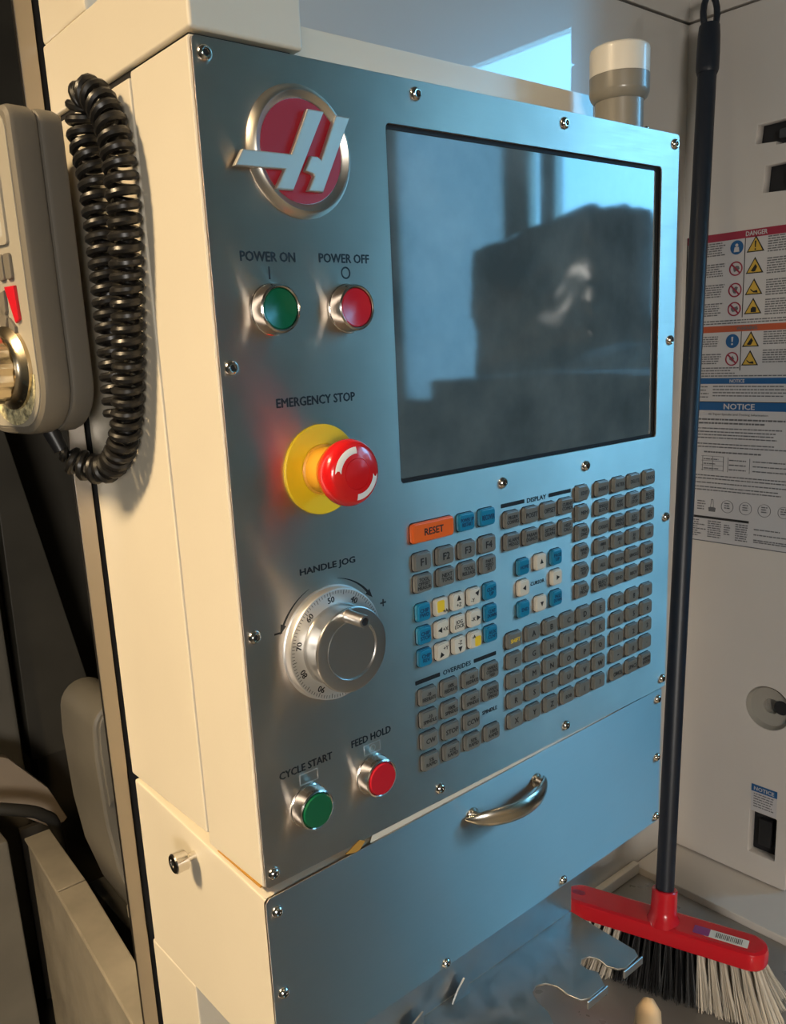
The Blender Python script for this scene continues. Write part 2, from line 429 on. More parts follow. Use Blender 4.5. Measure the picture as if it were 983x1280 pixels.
# front shell, rear housing, hood and lower box
ob('front_shell', plate(rrect(-0.5, -505.5, 470.5, 0.5, 2.5, 4), [rrect(122, -268, 455, -17, 3, 3)], 70.5, 1.2, z0=-70), m_paint, pend, PF(0, 0, 0.0), 18)
ob('rear_housing', box(0.0, 0.462, 0.0735, 0.200, 1.1015, 1.598, 0.002), m_paint, pend)
ob('seam', box(0.004, 0.458, 0.069, 0.075, 1.10, 1.596), m_gap, pend)
def hood_mesh():
    bm = bmesh.new()
    pts = [(0, -0.003), (0.073, -0.003), (0.073, 0.080), (0.462, 0.080), (0.462, 0.2), (0, 0.2)]
    lo = [bm.verts.new((x, y, 1.6025)) for x, y in pts]; hi = [bm.verts.new((x, y, 1.649)) for x, y in pts]
    bm.faces.new(lo[::-1]); bm.faces.new(hi)
    for i in range(6): bm.faces.new((lo[i], lo[(i+1) % 6], hi[(i+1) % 6], hi[i]))
    bmesh.ops.bevel(bm, geom=bm.edges[:], offset=0.0022, segments=3, profile=0.5, affect='EDGES')
    return bm_mesh(bm)
ob('hood', hood_mesh(), m_paint, pend)
ob('support_arm', box(0.0, 0.060, 0.124, 0.1995, 1.6485, 2.7, 0.003), m_paint, pend)
ob('hood_seam', box(0.003, 0.068, 0.004, 0.19, 1.597, 1.604), m_gap, pend)
ob('lower_box', hexa([(-0.0005,-0.0005,0.944),(0.462,-0.0005,0.950),(0.462,0.195,0.950),(-0.0005,0.195,0.944),
                      (-0.0005,-0.0005,1.0865),(0.462,-0.0005,1.0935),(0.462,0.195,1.0985),(-0.0005,0.195,1.0985)], 0.002), m_paint, pend)
tape = ob('tape_residue', hexa([(0.0,0.004,1.0925),(0.075,0.004,1.0930),(0.075,0.03,1.0940),(0.0,0.06,1.0940),
                        (0.0,0.004,1.0938),(0.075,0.004,1.0942),(0.075,0.03,1.0944),(0.0,0.06,1.0944)]), m_amber, pend, smooth=0)
tag(tape, 'amber tape residue in the gap under the panel')
ob('tape_flake', plate([(66,-509.5),(79,-504),(84,-506.5),(79,-511),(76,-512),(72,-511)], (), 0.8), m_amber, pend, PF(0, 0, 2.2), 0)

ob('shell_lip', plate([(90,-511.8),(92,-506.4),(462,-506.1),(462,-506.6)], (), 0.8), m_paint, pend, PF(0, 0, 0.3), 0)
# brushed front panel with the screen window
PANEL_H = 3.0
fp = ob('front_panel', plate(rrect(0.6, -506, 469.4, -0.2, 3.0, 4), [rrect(133.5, -256.8, 443.4, -28.2, 3.2, 4)], 2.2, 0.25), m_panel, pend, PF(0, 0, 0.0), 0)
H0 = 2.2                                                                # height of the panel face over the frame plane
sc_ = ob('screen', box(0.128, 0.449, 0.003, 0.012, 1.338, 1.577), m_gap, pend, smooth=0)
ob('screen_glass', box(0.1325, 0.4445, 0.0015, 0.0030, 1.3425, 1.5725, 0.0002, 1), m_glass, sc_, smooth=0)
ob('screen_bezel', plate(rrect(131, -259, 446, -26, 3, 3), [rrect(136.2, -254.0, 440.6, -31.0, 2, 3)], 0.5), m_gap, sc_, PF(0, 0, -1.3), 0)
# lower cover plate (hangs a little lower on the left)
ob('lower_cover', plate([(-1, -651), (2, -654.5), (460, -649.5), (463, -646), (463, -508), (460.5, -505.5), (2, -513.3), (-1, -516)], (), 2.2, 0.25), m_cover, pend, PF(0, 0, 0.5), 0)

screw_me = lathe([(0, 1.1), (1.0, 1.1), (2.05, 1.3), (2.05, 2.55), (2.6, 2.6), (3.6, 1.9), (4.3, 0.9), (4.5, 0)], 24, cap=False)
sock_me = lathe([(0, 1.15), (2.0, 1.15)], 6, cap=False)
screw_me = join_meshes([(screw_me, I4, 0), (sock_me, T(0,0,0.0002), 1)])
screw_me.materials.append(m_chrome); screw_me.materials.append(m_gap)
for x, d in ((8,8.4),(160,8.7),(312,8.8),(462.5,8.5),(462.5,172),(462.8,334),(463,496),(312.5,495),(159.5,495.5),(7.6,497),(8.1,334.3),(8.1,172.1),(339.6,270.2),(236.3,270.2)):
    ob('screw', screw_me, m_chrome, pend, PF(x, d, H0))
for x, d in ((7.4,525),(7.0,587.4),(158.6,649.0),(307.7,645),(457.6,643.4),(456.6,577.8),(455.6,515.4)):
    ob('screw', screw_me, m_chrome, pend, PF(x, d, 2.7))

# ---- lettering printed on the panel
def print_text(body, x, d, h, w, parent=pend, m=m_black, hh=None, bold=0.055, name='lettering'):
    return ob(name, text_mesh(body, h, w, bold=bold), m, parent, PF(x, d, (H0 if hh is None else hh) + 0.12), 0)
print_text('POWER ON', 38.7, 110.6, 5.4, 37.6)
print_text('POWER OFF', 94.8, 110.4, 5.2, 39.0)
ob('power_on_mark', plate([(-0.55,-3.6),(0.55,-3.6),(0.55,3.6),(-0.55,3.6)], (), 0.1), m_black, pend, PF(38.7, 119.6, H0+0.05), 0)
ob('power_off_mark', plate(circ(0,0,3.7), [circ(0,0,2.7)], 0.1), m_black, pend, PF(95.1, 118.9, H0+0.05), 0)
print_text('EMERGENCY STOP', 66.9, 194.6, 5.4, 60.0)
print_text('HANDLE JOG', 67.3, 301.6, 5.4, 44.5)
print_text('CYCLE START', 39.1, 431.9, 5.2, 42.5)
print_text('FEED HOLD', 95.2, 430.4, 5.2, 35.5)
print_text('DISPLAY', 275.8, 288.4, 3.7, 23.5)
print_text('CURSOR', 276.0, 357.4, 3.0, 17.0)
print_text('OVERRIDES', 181.5, 404.0, 3.6, 29.5)
print_text('SPINDLE', 216.3, 449.8, 3.2, 17.0)
for x0, x1, d in ((233.6,261.1,288.2),(290.6,319.3,288.2),(138.5,163.5,404),(199.6,225,404)):
    ob('heading_bar', plate(rrect(x0, -d-1.6, x1, -d+1.6, 0.6, 2), (), 0.1), m_black, pend, PF(0, 0, H0+0.05), 0)
for cx_, d in ((40.5, 440.5), (95.5, 439.2)):                           # worn key symbols over the lower buttons
    ob('worn_symbol', plate(rrect(-7.5,-4.0,7.5,4.0,0.4,2), [rrect(-6.9,-3.4,6.9,3.4,0.3,2)], 0.1), m_dial, pend, PF(cx_, d, H0+0.02), 0)
ob('worn_symbol', plate(circ(0,0,2.6), [circ(0,0,1.9)], 0.1), m_dial, pend, PF(96, 439.2, H0+0.02), 0)

# ---- emblem: silver ring, red disc, two raised strokes
em = ob('emblem', lathe([(36.8,0),(36.6,1.2),(34.6,3.4),(33.6,4.6),(32.6,5.0),(31.8,4.6),(31.2,3.8),(29.6,3.2),(28.7,2.0),(0,2.0)], 72, cap=False), m_ring, pend, PF(66.0, 52.2, H0))
tag(em, 'silver ring emblem with red centre')
ob('emblem_disc', lathe([(28.5,0),(28.5,0.5),(0,0.5)], 60), m_red_emb, em, PF(66.0, 52.2, H0+1.8))
def stroke(pts):
    return plate([(x, -d) for x, d in pts], (), 3.8, 0.7)
ob('emblem_stroke', stroke([(69.3,29.4),(81.2,29.5),(55.7,74.4),(43.6,74.5),(50.6,63.6),(17.6,64.2),(23.5,55.2),(56.0,54.8)]), m_stroke, em, PF(0, 0, H0+2.2), 15)
ob('emblem_stroke', stroke([(89.6,30.5),(100.2,30.7),(77.1,74.1),(66.2,74.1),(71.2,65.6),(70.6,64.6),(65.2,63.2),(65.6,62.0),(70.0,54.6),(74.6,54.6),(76.9,56.2)]), m_stroke, em, PF(0, 0, H0+2.2), 15)

# ---- push buttons
def push_button(x, d, m, lab, cap_out):
    b = ob('push_button', lathe([(14.8,0),(14.9,1.2),(14.4,1.6),(14.3,7.0),(13.6,10.2),(12.6,10.8),(11.9,10.4),(11.8,8.0)], 48, cap=False), m_chrome, pend, PF(x, d, H0))
    tag(b, lab)
    if cap_out: prof = [(11.6,6),(11.6,11.2),(11.0,12.0),(0,12.3)]
    else: prof = [(11.6,6),(11.6,9.6),(11.1,10.2),(10.2,10.0),(5,8.8),(0,8.4)]
    ob('cap', lathe(prof, 48), m, b, PF(x, d, H0))
push_button(38.2, 140.3, m_green, 'green power on push button in nickel bezel', False)
push_button(94.6, 140.3, m_redbtn, 'red power off push button in nickel bezel', False)
push_button(38.4, 459.8, m_green, 'green cycle start push button in nickel bezel', True)
push_button(94.4, 458.4, m_redbtn, 'red feed hold push button in nickel bezel', True)

# ---- emergency stop
es = ob('emergency_stop', lathe([(28.4,0),(28.4,1.6),(27.9,2.0),(16.8,2.0),(16.6,1.4),(16,1.4),(15.8,2)], 64), m_yellow, pend, PF(66.7, 238.0, H0))
tag(es, 'yellow disc with a red mushroom emergency stop button')
ob('collar', lathe([(15.8,1.5),(15.8,2.6),(14.6,3.4),(14.2,14),(12,15)], 48), m_ycol, es, PF(66.7, 238, H0))
mu = ob('mushroom_head', lathe([(12.2,12.5),(13.2,13.2),(14.6,15),(16.6,18),(19.0,22),(20.4,26),(20.5,29),(19.8,32),(18.3,34.2),(16,35.6),(12,36.5),(9.6,36.9),(9.3,36.5),(9.0,36.9),(5,37.3),(0,37.4)], 56), m_mush, es, PF(66.7, 238, H0))
def arc_strip(r0, r1, a0, a1, hfun, n=14, tail=True):
    bm = bmesh.new(); prev = None
    for i in range(n + 1):
        a = math.radians(a0 + (a1-a0)*i/n); row = []
        for j in range(4):
            r = r0 + (r1-r0)*j/3
            da = 0.0
            if tail and i == n: da = math.radians(4.5) * (1 if a1 > a0 else -1) * (1 if j in (0, 3) else -0.6)
            row.append(bm.verts.new((r*MM*math.cos(a+da), r*MM*math.sin(a+da), hfun(r)*MM)))
        if prev:
            for j in range(3): bm.faces.new((prev[j], prev[j+1], row[j+1], row[j]))
        prev = row
    return bm_mesh(bm)
hm = lambda r: (36.55 - max(0, r-12)**2*0.055 + 0.12) if r > 12 else 36.7
ob('white_arrow', arc_strip(12.3, 16.2, 88, 170, hm), m_white, mu, PF(66.7, 238, H0))
ob('white_arrow', arc_strip(12.3, 16.2, 268, 350, hm), m_white, mu, PF(66.7, 238, H0))

# ---- handle jog dial
JX, JD = 66.0, 352.6
jd = ob('jog_dial', lathe([(38.6,0),(38.6,1.0),(37.8,1.6),(37.6,6.0),(37.0,6.8),(36.2,7.0),(27.8,7.0),(27.4,6.4)], 72), m_dial, pend, PF(JX, JD, H0))
tag(jd, 'silver jog dial with engraved scale')
ob('knob', lathe([(27.2,6.2),(26.6,7.4),(26.0,9),(26.8,19),(27.6,20.6),(28.4,21.6),(28.2,22.4),(27.2,22.8),(20.3,22.8),(19.9,22.2),(19.4,22.8),(18.8,22.2),(0,21.9)], 72), m_alu, jd, PF(JX, JD, H0))
cr_ = ob('crank_grip', lathe([(4.6,22.4),(4.6,23.4),(4.2,24),(4.2,39.2),(3.9,40),(2.6,40),(2.6,38.6),(0,38.6)], 28), m_alu, jd, PF(JX-2.2, JD-23.2, H0))
ob('socket', lathe([(2.55,0),(2.55,0.5),(0,0.5)], 16), m_gap, cr_, PF(JX-2.2, JD-23.2, H0+38.7))
tick_items = []
t_me = plate([(-0.16,0),(0.16,0),(0.16,2.0),(-0.16,2.0)], (), 0.05)
t_me5 = plate([(-0.20,0),(0.20,0),(0.20,3.0),(-0.20,3.0)], (), 0.05)
for i in range(100):
    a = math.radians(96 + 3.6*i)
    L = 3.0 if i % 5 == 0 else 2.0
    tick_items.append((t_me5 if i % 5 == 0 else t_me, Matrix.Rotation(a - PI/2, 4, 'Z') @ T(0, (36.2-L)*MM, 0), 0))
for i in range(10):
    a = math.radians(96 + 36*i)
    s = str((50 + 10*i) % 100)
    tick_items.append((text_mesh(s, 4.0, bold=0.05), Matrix.Rotation(a - PI/2, 4, 'Z') @ T(0, 31.0*MM, 0), 0))
ob('scale', join_meshes(tick_items), m_black, jd, PF(JX, JD, H0+7.05), 0)
def arrow_arc(r, a0, a1, n=16):
    bm = bmesh.new(); prev = None
    sgn = 1 if a1 > a0 else -1
    for i in range(n + 1):
        a = math.radians(a0 + (a1-a0)*i/n); wv = 0.25 + 1.5*i/n
        row = [bm.verts.new(((r-wv*0.5)*MM*math.cos(a), (r-wv*0.5)*MM*math.sin(a), 0)), bm.verts.new(((r+wv*0.5)*MM*math.cos(a), (r+wv*0.5)*MM*math.sin(a), 0))]
        if prev: bm.faces.new((prev[0], prev[1], row[1], row[0]))
        prev = row
    a = math.radians(a1); a2 = math.radians(a1 + sgn*9)
    bm.faces.new([bm.verts.new((q*MM*math.cos(w), q*MM*math.sin(w), 0)) for q, w in ((r-2.3, a), (r+2.3, a), (r+0.4, a2))])
    return bm_mesh(bm)
ob('rotation_arrow', arrow_arc(42.6, 112, 151), m_black, pend, PF(JX+1, JD, H0+0.12), 0)
ob('rotation_arrow', arrow_arc(42.6, 79, 40), m_black, pend, PF(JX, JD, H0+0.12), 0)
ob('minus_mark', plate([(-3,-0.6),(3,-0.6),(3,0.6),(-3,0.6)], (), 0.1), m_black, pend, PF(25.4, 336.4, H0+0.05), 0)
ob('plus_mark', plate([(-2.6,-0.55),(-0.55,-0.55),(-0.55,-2.6),(0.55,-2.6),(0.55,-0.55),(2.6,-0.55),(2.6,0.55),(0.55,0.55),(0.55,2.6),(-0.55,2.6),(-0.55,0.55),(-2.6,0.55)], (), 0.1), m_black, pend, PF(112.0, 336.4, H0+0.05), 0)

# ---- keypad
def key_mesh(w, h, m, pent=False):
    if pent:
        o_ = [(-w/2+1.5,-h/2),(w/2-4,-h/2),(w/2-0.4,-1.5),(w/2,0),(w/2-0.4,1.5),(w/2-4,h/2),(-w/2+1.5,h/2),(-w/2+0.3,h/2-0.4),(-w/2,h/2-1.5),(-w/2,-h/2+1.5),(-w/2+0.3,-h/2+0.4)]
    else:
        o_ = rrect(-w/2, -h/2, w/2, h/2, 2.6, 4)
    big = [(x*(w+0.9)/w, y*(h+0.9)/h) for x, y in o_]
    me = join_meshes([(plate(big, (), 0.12), I4, 1), (plate(o_, (), 2.6, 0.3), I4, 0),
                      (plate([(x*(w-1.2)/w, y*(h-1.2)/h) for x, y in o_], (), 3.6, 0.7), I4, 0)])
    me.materials.append(m); me.materials.append(m_gap)
    return me
K = {}
def kmesh(kind, m):
    sz = {'std': (16.6, 13.2), 'sm': (13.2, 13.2), 'reset': (41.0, 14.2), 'pent': (17.2, 13.2)}[kind]
    kk = (kind, m.name)
    if kk not in K: K[kk] = key_mesh(sz[0], sz[1], m, kind == 'pent')
    return K[kk], sz
def key(x, d, legend, kind='std', m=m_key, lm=m_black, lab=None, h=None, extra=None):
    me, sz = kmesh(kind, m)
    k = ob('key', me, m, pend, PF(x, d, H0))
    if lab: tag(k, lab)
    if legend:
        n = legend.count('\n') + 1
        if h is None: h = {1: 3.8, 2: 6.2, 3: 8.4}[n]
        ob('legend', text_mesh(legend, h, maxw=sz[0]-3.4, bold={1: 0.05, 2: 0.028, 3: 0.018}[n]), lm, k, PF(x, d, H0+3.72), 0)
    if extra: ob('symbol', extra, lm, k, PF(x, d, H0+3.72), 0)
    return k
tri = lambda a, s=2.6, dx=0, dy=0: plate([(dx+s*math.cos(math.radians(a+t)), dy+s*math.sin(math.radians(a+t))) for t in (0, 125, 235)], (), 0.05)

c4 = (148.1, 170.8, 193.3, 215.8)
key(159.4, 293.0, 'RESET', 'reset', m_keyo, m_black, 'wide orange reset key', h=5.0)
for x, t in zip(c4[2:], ('POWER UP\nRESTART', 'RECOVER')): key(x, 293.0, t, 'std', m_keyb, m_navy)
for x, t in zip(c4, ('F1','F2','F3','F4')): key(x, 314.0, t, h=5.2)
for x, t in zip(c4, ('TOOL\nOFFSET\nMEASUR','NEXT\nTOOL','TOOL\nRELEASE','PART\nZERO\nSET')): key(x, 329.8, t)
jc = (147.2, 164.9, 182.1, 199.5, 217.5)
jr = (351.3, 368.6, 385.6)
for d, t in zip(jr, ('CHIP\nFWD','CHIP\nSTOP','CHIP\nREV')): key(jc[0], d, t, 'sm', m_keyb, m_navy)
for d, t in zip(jr, ('CLNT\nUP','CLNT\nDOWN','AUX\nCLNT')): key(jc[4], d, t, 'sm', m_keyb, m_navy)
def jog_key(x, d, t, ang, off):
    a = math.radians(ang)
    k = key(x, d, None, 'sm', m_keyw, m_black, extra=tri(ang, 2.7, off[0], off[1]) if ang is not None else None)
    if t: ob('legend', text_mesh(t, 2.9, maxw=5), m_black, k, PF(x - off[0]*1.0, d + off[1]*1.0, H0+3.72), 0)
ky = key(jc[1], jr[0], None, 'sm', m_keyw, m_black, 'cream key with yellow patch')
ob('yellow_patch', plate(rrect(-5,-3.6,2.2,5.2,1.4,3), (), 0.05), m_keyyel, ky, PF(jc[1], jr[0], H0+3.70), 0)
ob('legend', text_mesh('+A', 2.7, maxw=5), m_black, ky, PF(jc[1]+3, jr[0]+3.4, H0+3.80), 0)
jog_key(jc[2], jr[0], '+Z', 90, (0, 2.4)); jog_key(jc[3], jr[0], '-Y', 45, (2.6, 2.4))
jog_key(jc[1], jr[1], '+X', 180, (-2.6, 0))
key(jc[2], jr[1], 'JOG\nLOCK', 'sm', m_keyw, m_black)
jog_key(jc[3], jr[1], '-X', 0, (2.6, 0))
jog_key(jc[1], jr[2], '+Y', 225, (-2.2, -2.4)); jog_key(jc[2], jr[2], '-Z', 270, (0, -2.4))
ky = key(jc[3], jr[2], None, 'sm', m_keyw, m_black, 'cream key with yellow patch')
ob('yellow_patch', plate(rrect(-1.5,-5.2,5.2,2.6,1.4,3), (), 0.05), m_keyyel, ky, PF(jc[3], jr[2], H0+3.70), 0)
ob('legend', text_mesh('-A', 2.7, maxw=5), m_black, ky, PF(jc[3]-2.6, jr[2]-3.0, H0+3.80), 0)
oc = (148.5, 170.8, 193.8, 216.4)
for d, row in ((415.8, ('-10\nFEEDRATE','100%\nFEEDRATE','+10\nFEEDRATE','HANDLE\nCONTROL\nFEED')),
               (433.4, ('-10\nSPINDLE','100%\nSPINDLE','+10\nSPINDLE','HANDLE\nCONTROL\nSPINDLE')),
               (450.7, ('CW','STOP','CCW',None)), (467.8, ('5%\nRAPID','25%\nRAPID','50%\nRAPID','100%\nRAPID'))):
    for x, t in zip(oc, row):
        if t: key(x, d, t)
ac = (244.2, 266.8, 289.6, 312.2, 334.7, 356.9); ar = (397.8, 415.0, 432.0, 448.9, 466.6)
for d, row in zip(ar, (('SHIFT','A','B','C','D','E'),('F','G','H','I','J','K'),('L','M','N','O','P','Q'),('R','S','T','U','V','W'),('X','Y','Z','EOB','(',')'))):
    for x, t in zip(ac, row):
        if t == 'SHIFT': key(x, d, t, 'std', m_key, m_keyyel, 'grey key with yellow SHIFT lettering', h=3.2)
        else: key(x, d, t, h=4.6 if len(t) == 1 else 3.2)
nc = (384.2, 407.7, 430.0)
for d, row in zip(ar, (('7','8','9'),('4','5','6'),('1','2','3'),('-','0','.'),('CANCEL','SPACE','WRITE\nENTER'))):
    for x, t in zip(nc, row): key(x, d, t, h=(1.0 if t in '-.' else 4.6) if len(t) == 1 else None)
dc = (243.4, 265.6, 287.8, 310.5)
for d, row in ((299.5, ('PRGRM\nCONVRS','POSIT','OFFSET','CURNT\nCOMDS')), (317.2, ('ALARM\nMESGS','PARAM\nDGNOS','SETNG\nGRAPH','HELP\nCALC'))):
    for x, t in zip(dc, row): key(x, d, t)
cc = (256.2, 277.3, 297.6); cr3 = (340.0, 357.3, 375.0)
key(cc[0], cr3[0], 'HOME', 'sm', m_keyb, m_navy, h=2.8); key(cc[2], cr3[0], 'PAGE\nUP', 'sm', m_keyb, m_navy)
key(cc[0], cr3[2], 'END', 'sm', m_keyb, m_navy, h=2.8); key(cc[2], cr3[2], 'PAGE\nDOWN', 'sm', m_keyb, m_navy)
key(cc[1], cr3[0], None, 'sm', m_keyw, m_black, extra=tri(90)); key(cc[0], cr3[1], None, 'sm', m_keyw, m_black, extra=tri(180))
key(cc[2], cr3[1], None, 'sm', m_keyw, m_black, extra=tri(0)); key(cc[1], cr3[2], None, 'sm', m_keyw, m_black, extra=tri(270))
mr_ = (292.0, 308.6, 325.4, 342.3, 359.1, 376.0)
rc = (359.5, 383.8, 406.2, 430.3)
for d, mode, row in zip(mr_, ('EDIT','MEM','MDI\nDNC','HAND\nJOG','ZERO\nRET','LIST\nPROG'),
        (('INSERT','ALTER','DELETE','UNDO'),('SINGLE\nBLOCK','DRY\nRUN','OPT\nSTOP','BLOCK\nDELETE'),('COOLNT','ORIENT\nSPINDLE','ATC\nFWD','ATC\nREV'),
         ('.0001\n.1','.001\n1.','.01\n10.','.1\n100.'),('ALL','ORIGIN','SINGLE','HOME\nG28'),('SELECT\nPROG','SEND','RECV','ERASE\nPROG'))):
    key(333.0, d, mode, 'pent', h=None if '\n' in mode else 3.0)
    for x, t in zip(rc, row): key(x, d, t, h=None if '\n' in t else 3.0)

# ---- pull handle on the lower cover
def pull_mesh():
    bm = bmesh.new(); rings = []
    n = 28; ns = 14
    for i in range(n + 1):
        t = i / n
        x = 184 + 96*t
        h = 1.2 + 21*math.sin(PI*t)**0.75
        e = abs(2*t - 1)
        wz = 7.4*(1 - 0.88*e**5) + 0.5
        th = 3.3*(1 - 0.75*e**6)
        dx = 96; dh = 21*0.75*max(math.sin(PI*t), 0.06)**-0.25*math.cos(PI*t)*PI
        tl = math.hypot(dx, dh); nx, nh = -dh/tl, dx/tl
        ring = []
        for j in range(ns):
            a = 2*PI*j/ns
            ring.append(bm.verts.new(((x + nx*th*math.cos(a))*MM, (wz*math.sin(a))*MM, (h + nh*th*math.cos(a))*MM)))
        rings.append(ring)
    for a, b in zip(rings, rings[1:]):
        for j in range(ns): bm.faces.new((a[j], a[(j+1)%ns], b[(j+1)%ns], b[j]))
    bm.faces.new(rings[0][::-1]); bm.faces.new(rings[-1])
    return bm_mesh(bm)
ph = ob('pull_handle', pull_mesh(), m_pull, pend, PF(0, 531.5, 2.7))
tag(ph, 'arched satin nickel pull handle')
for x in (193, 271): ob('foot', lathe([(6.2,0),(6.0,1.5),(4.6,3.0),(4.4,8)], 24), m_pull, ph, PF(x, 531.5, 2.7))
# ---- thumb screw on the left of the lower box
ts = ob('thumb_screw', lathe([(3.2,0),(3.2,7),(3.0,7.2),(7.0,7.4),(7.6,8.2),(7.6,17),(6.8,18),(4.0,18),(3.8,17.4),(0,17.4)], 28), m_chrome, pend, RW(0.096, 1.0745, 0.0, -0.0005))
tag(ts, 'knurled nickel thumb screw')

# ================================================================== BEACON
be = empty('beacon_light', (0.442, 0.040, 1.6005))
tag(be, 'grey beacon light with a cream lens on top of the control pendant', 'light')
bw = T(0.442, 0.040, 1.6005)
ob('base', lathe([(26,0),(26,4),(24,6),(20.5,7),(20.5,31),(21.5,33)], 48), m_beacon_g, be, bw)
ob('collar', lathe([(21,31),(23.5,33),(25.2,37),(25.4,39),(25.4,51)], 48), m_beacon_g, be, bw)
ob('lens', lathe([(25.2,51.2),(25.2,70),(24.6,72.5),(22.8,74),(0,75)], 48), m_beacon_w, be, bw)
for a in (200, 240, 280): ob('bolt', lathe([(2.4,0),(2.4,2),(1.5,3),(0,3.2)], 12), m_chrome, be, bw @ T(0.0245*math.cos(math.radians(a)), 0.0245*math.sin(math.radians(a)), 0.004))

# ================================================================== HANDSET (remote jog handle)
th = math.radians(9)
U_ = Vector((-math.sin(th), math.cos(th), 0)); N_ = Vector((-math.cos(th), -math.sin(th), 0))
HF = Matrix.Identity(4)                                                 # local x: across from near to far edge (right to left seen from front), y up, z out of the front
for i in range(3): HF[i][0] = -U_[i]; HF[i][1] = (0,0,1)[i]; HF[i][2] = N_[i]
HF.translation = (-0.056, 0.121, 1.390)
def HL(x, z, h=0.0): return HF @ T(-x*MM, z*MM, h*MM)                    # x millimetres from the near edge, z above the bottom
hs = empty('jog_handset', (-0.060, 0.165, 1.388)); tag(hs, 'taupe handheld jog pendant hanging at the left of the control', 'remote control')
HW = 98.0
def hs_outline(ins=0.0):
    pts = []
    R_ = 34 - ins
    for i in range(9):
        a = math.radians(180 + 90*i/8); pts.append((-HW+ins+R_ + R_*math.cos(a), ins+R_ + R_*math.sin(a)))
    for i in range(9):
        a = math.radians(270 + 90*i/8); pts.append((-ins-R_ + R_*math.cos(a), ins+R_ + R_*math.sin(a)))
    r = 10
    for i in range(6):
        a = math.radians(90*i/5); pts.append((-ins-r + r*math.cos(a), 200-ins-r + r*math.sin(a)))
    for i in range(6):
        a = math.radians(90 + 90*i/5); pts.append((-HW+ins+r + r*math.cos(a), 200-ins-r + r*math.sin(a)))
    return pts
ob('body', plate(hs_outline(), (), 17, 3.5, z0=-36), m_rjh, hs, HF)
ob('front_housing', plate(hs_outline(), (), 19.5, 4.0, z0=-19.1), m_rjh, hs, HF)
ob('face_plate', plate(hs_outline(5.5), (), 1.2, 0.4, z0=0), m_rjh2, hs, HF)
lcd = ob('display', plate(rrect(-86, 124, -22, 184, 2, 3), (), 1.0, 0.2, z0=1.0), m_lcd, hs, HF)
ob('display_bezel', plate(rrect(-89, 120, -18.5, 188, 3, 3), [rrect(-85, 125, -23, 183, 2, 3)], 2.2, 0.4, z0=0.8), m_rjh2, lcd, HF)
ob('display_mark', plate(rrect(-34, 174, -24, 182, 1, 2), (), 0.1, z0=2.0), m_redbtn, lcd, HF, 0)
for i in range(6):
    ob('key', plate(rrect(-26-i*10, 99, -18-i*10, 115, 2, 3), (), 2.4, 0.7, z0=1.0), m_rjh, hs, HF)
ob('red_key', plate([(-30,95),(-17,95),(-16,74),(-21,72)], (), 2.4, 0.6, z0=1.0), m_redbtn, hs, HF)
for p in ([(-31,93),(-37,92),(-40,84),(-36,76),(-32,80)], [(-30,76),(-23,70),(-23,60),(-31,68)], [(-38,84),(-32,76),(-38,64),(-44,76)], [(-30,70),(-24,60),(-28,54),(-36,60)]):
    ob('arrow_key', plate(p, (), 2.4, 0.6, z0=1.0), m_rjh, hs, HF)
ob('label_plate', plate([(-42+33*math.cos(math.radians(a)), 39.5+33*math.sin(math.radians(a))) for a in range(180, 361, 12)], (), 0.5, z0=1.2), m_label, hs, HF)
kb = ob('jog_knob', lathe([(27,0),(27,3),(24,5),(22,6.5),(21.5,8),(21,9)], 48), m_brass, hs, HF @ T(-0.038, 0.044, 0.001))
def knurl():
    bm = bmesh.new(); n = 48; rings = []
    for (r, z) in ((20.2, 9), (21.6, 10.5), (21.6, 26), (20.2, 28)):
        rings.append([bm.verts.new(((r + (0.9 if j % 4 < 2 else -0.6))*MM*math.cos(2*PI*j/n), (r + (0.9 if j % 4 < 2 else -0.6))*MM*math.sin(2*PI*j/n), z*MM)) for j in range(n)])
    for a, b in zip(rings, rings[1:]):
        for j in range(n): bm.faces.new((a[j], a[(j+1)%n], b[(j+1)%n], b[j]))
    bm.faces.new(rings[0][::-1]); bm.faces.new(rings[-1])
    return bm_mesh(bm)
ob('knurled_ring', knurl(), m_brass, kb, HF @ T(-0.038, 0.044, 0.001))
ob('knob_top', lathe([(15,27.5),(15,38),(14,39.5),(0,40)], 40), m_brass, kb, HF @ T(-0.038, 0.044, 0.001))
ob('mount_bracket', box(-0.028, -0.0008, 0.182, 0.196, 1.46, 1.54, 0.002), m_blackpl, hs)
ob('cable_gland', tube([(-0.045, 0.157, 1.394), (-0.040, 0.152, 1.377)], [0.006, 0.005], 14), m_blackpl, hs)

# coiled cable
def catmull(P, n=24):
    out = []
    for i in range(len(P) - 1):
        p0, p1, p2, p3 = (Vector(P[max(i-1,0)]), Vector(P[i]), Vector(P[i+1]), Vector(P[min(i+2,len(P)-1)]))
        for j in range(n):
            t = j / n
            out.append(0.5*((2*p1) + (p2-p0)*t + (2*p0-5*p1+4*p2-p3)*t*t + (3*p1-p0-3*p2+p3)*t**3))
    out.append(Vector(P[-1])); return out
cpath = catmull([(-0.040,0.152,1.378), (-0.030,0.146,1.367), (-0.0180,0.130,1.364), (-0.0145,0.106,1.384), (-0.0135,0.090,1.424), (-0.0135,0.078,1.475), (-0.0135,0.069,1.530),
                 (-0.0135,0.073,1.566), (-0.0145,0.088,1.588), (-0.0150,0.104,1.592), (-0.0150,0.112,1.574), (-0.0138,0.107,1.545), (-0.0132,0.107,1.500), (-0.0132,0.109,1.450), (-0.0132,0.111,1.412), (-0.0120,0.113,1.396), (-0.0045,0.115,1.391)])
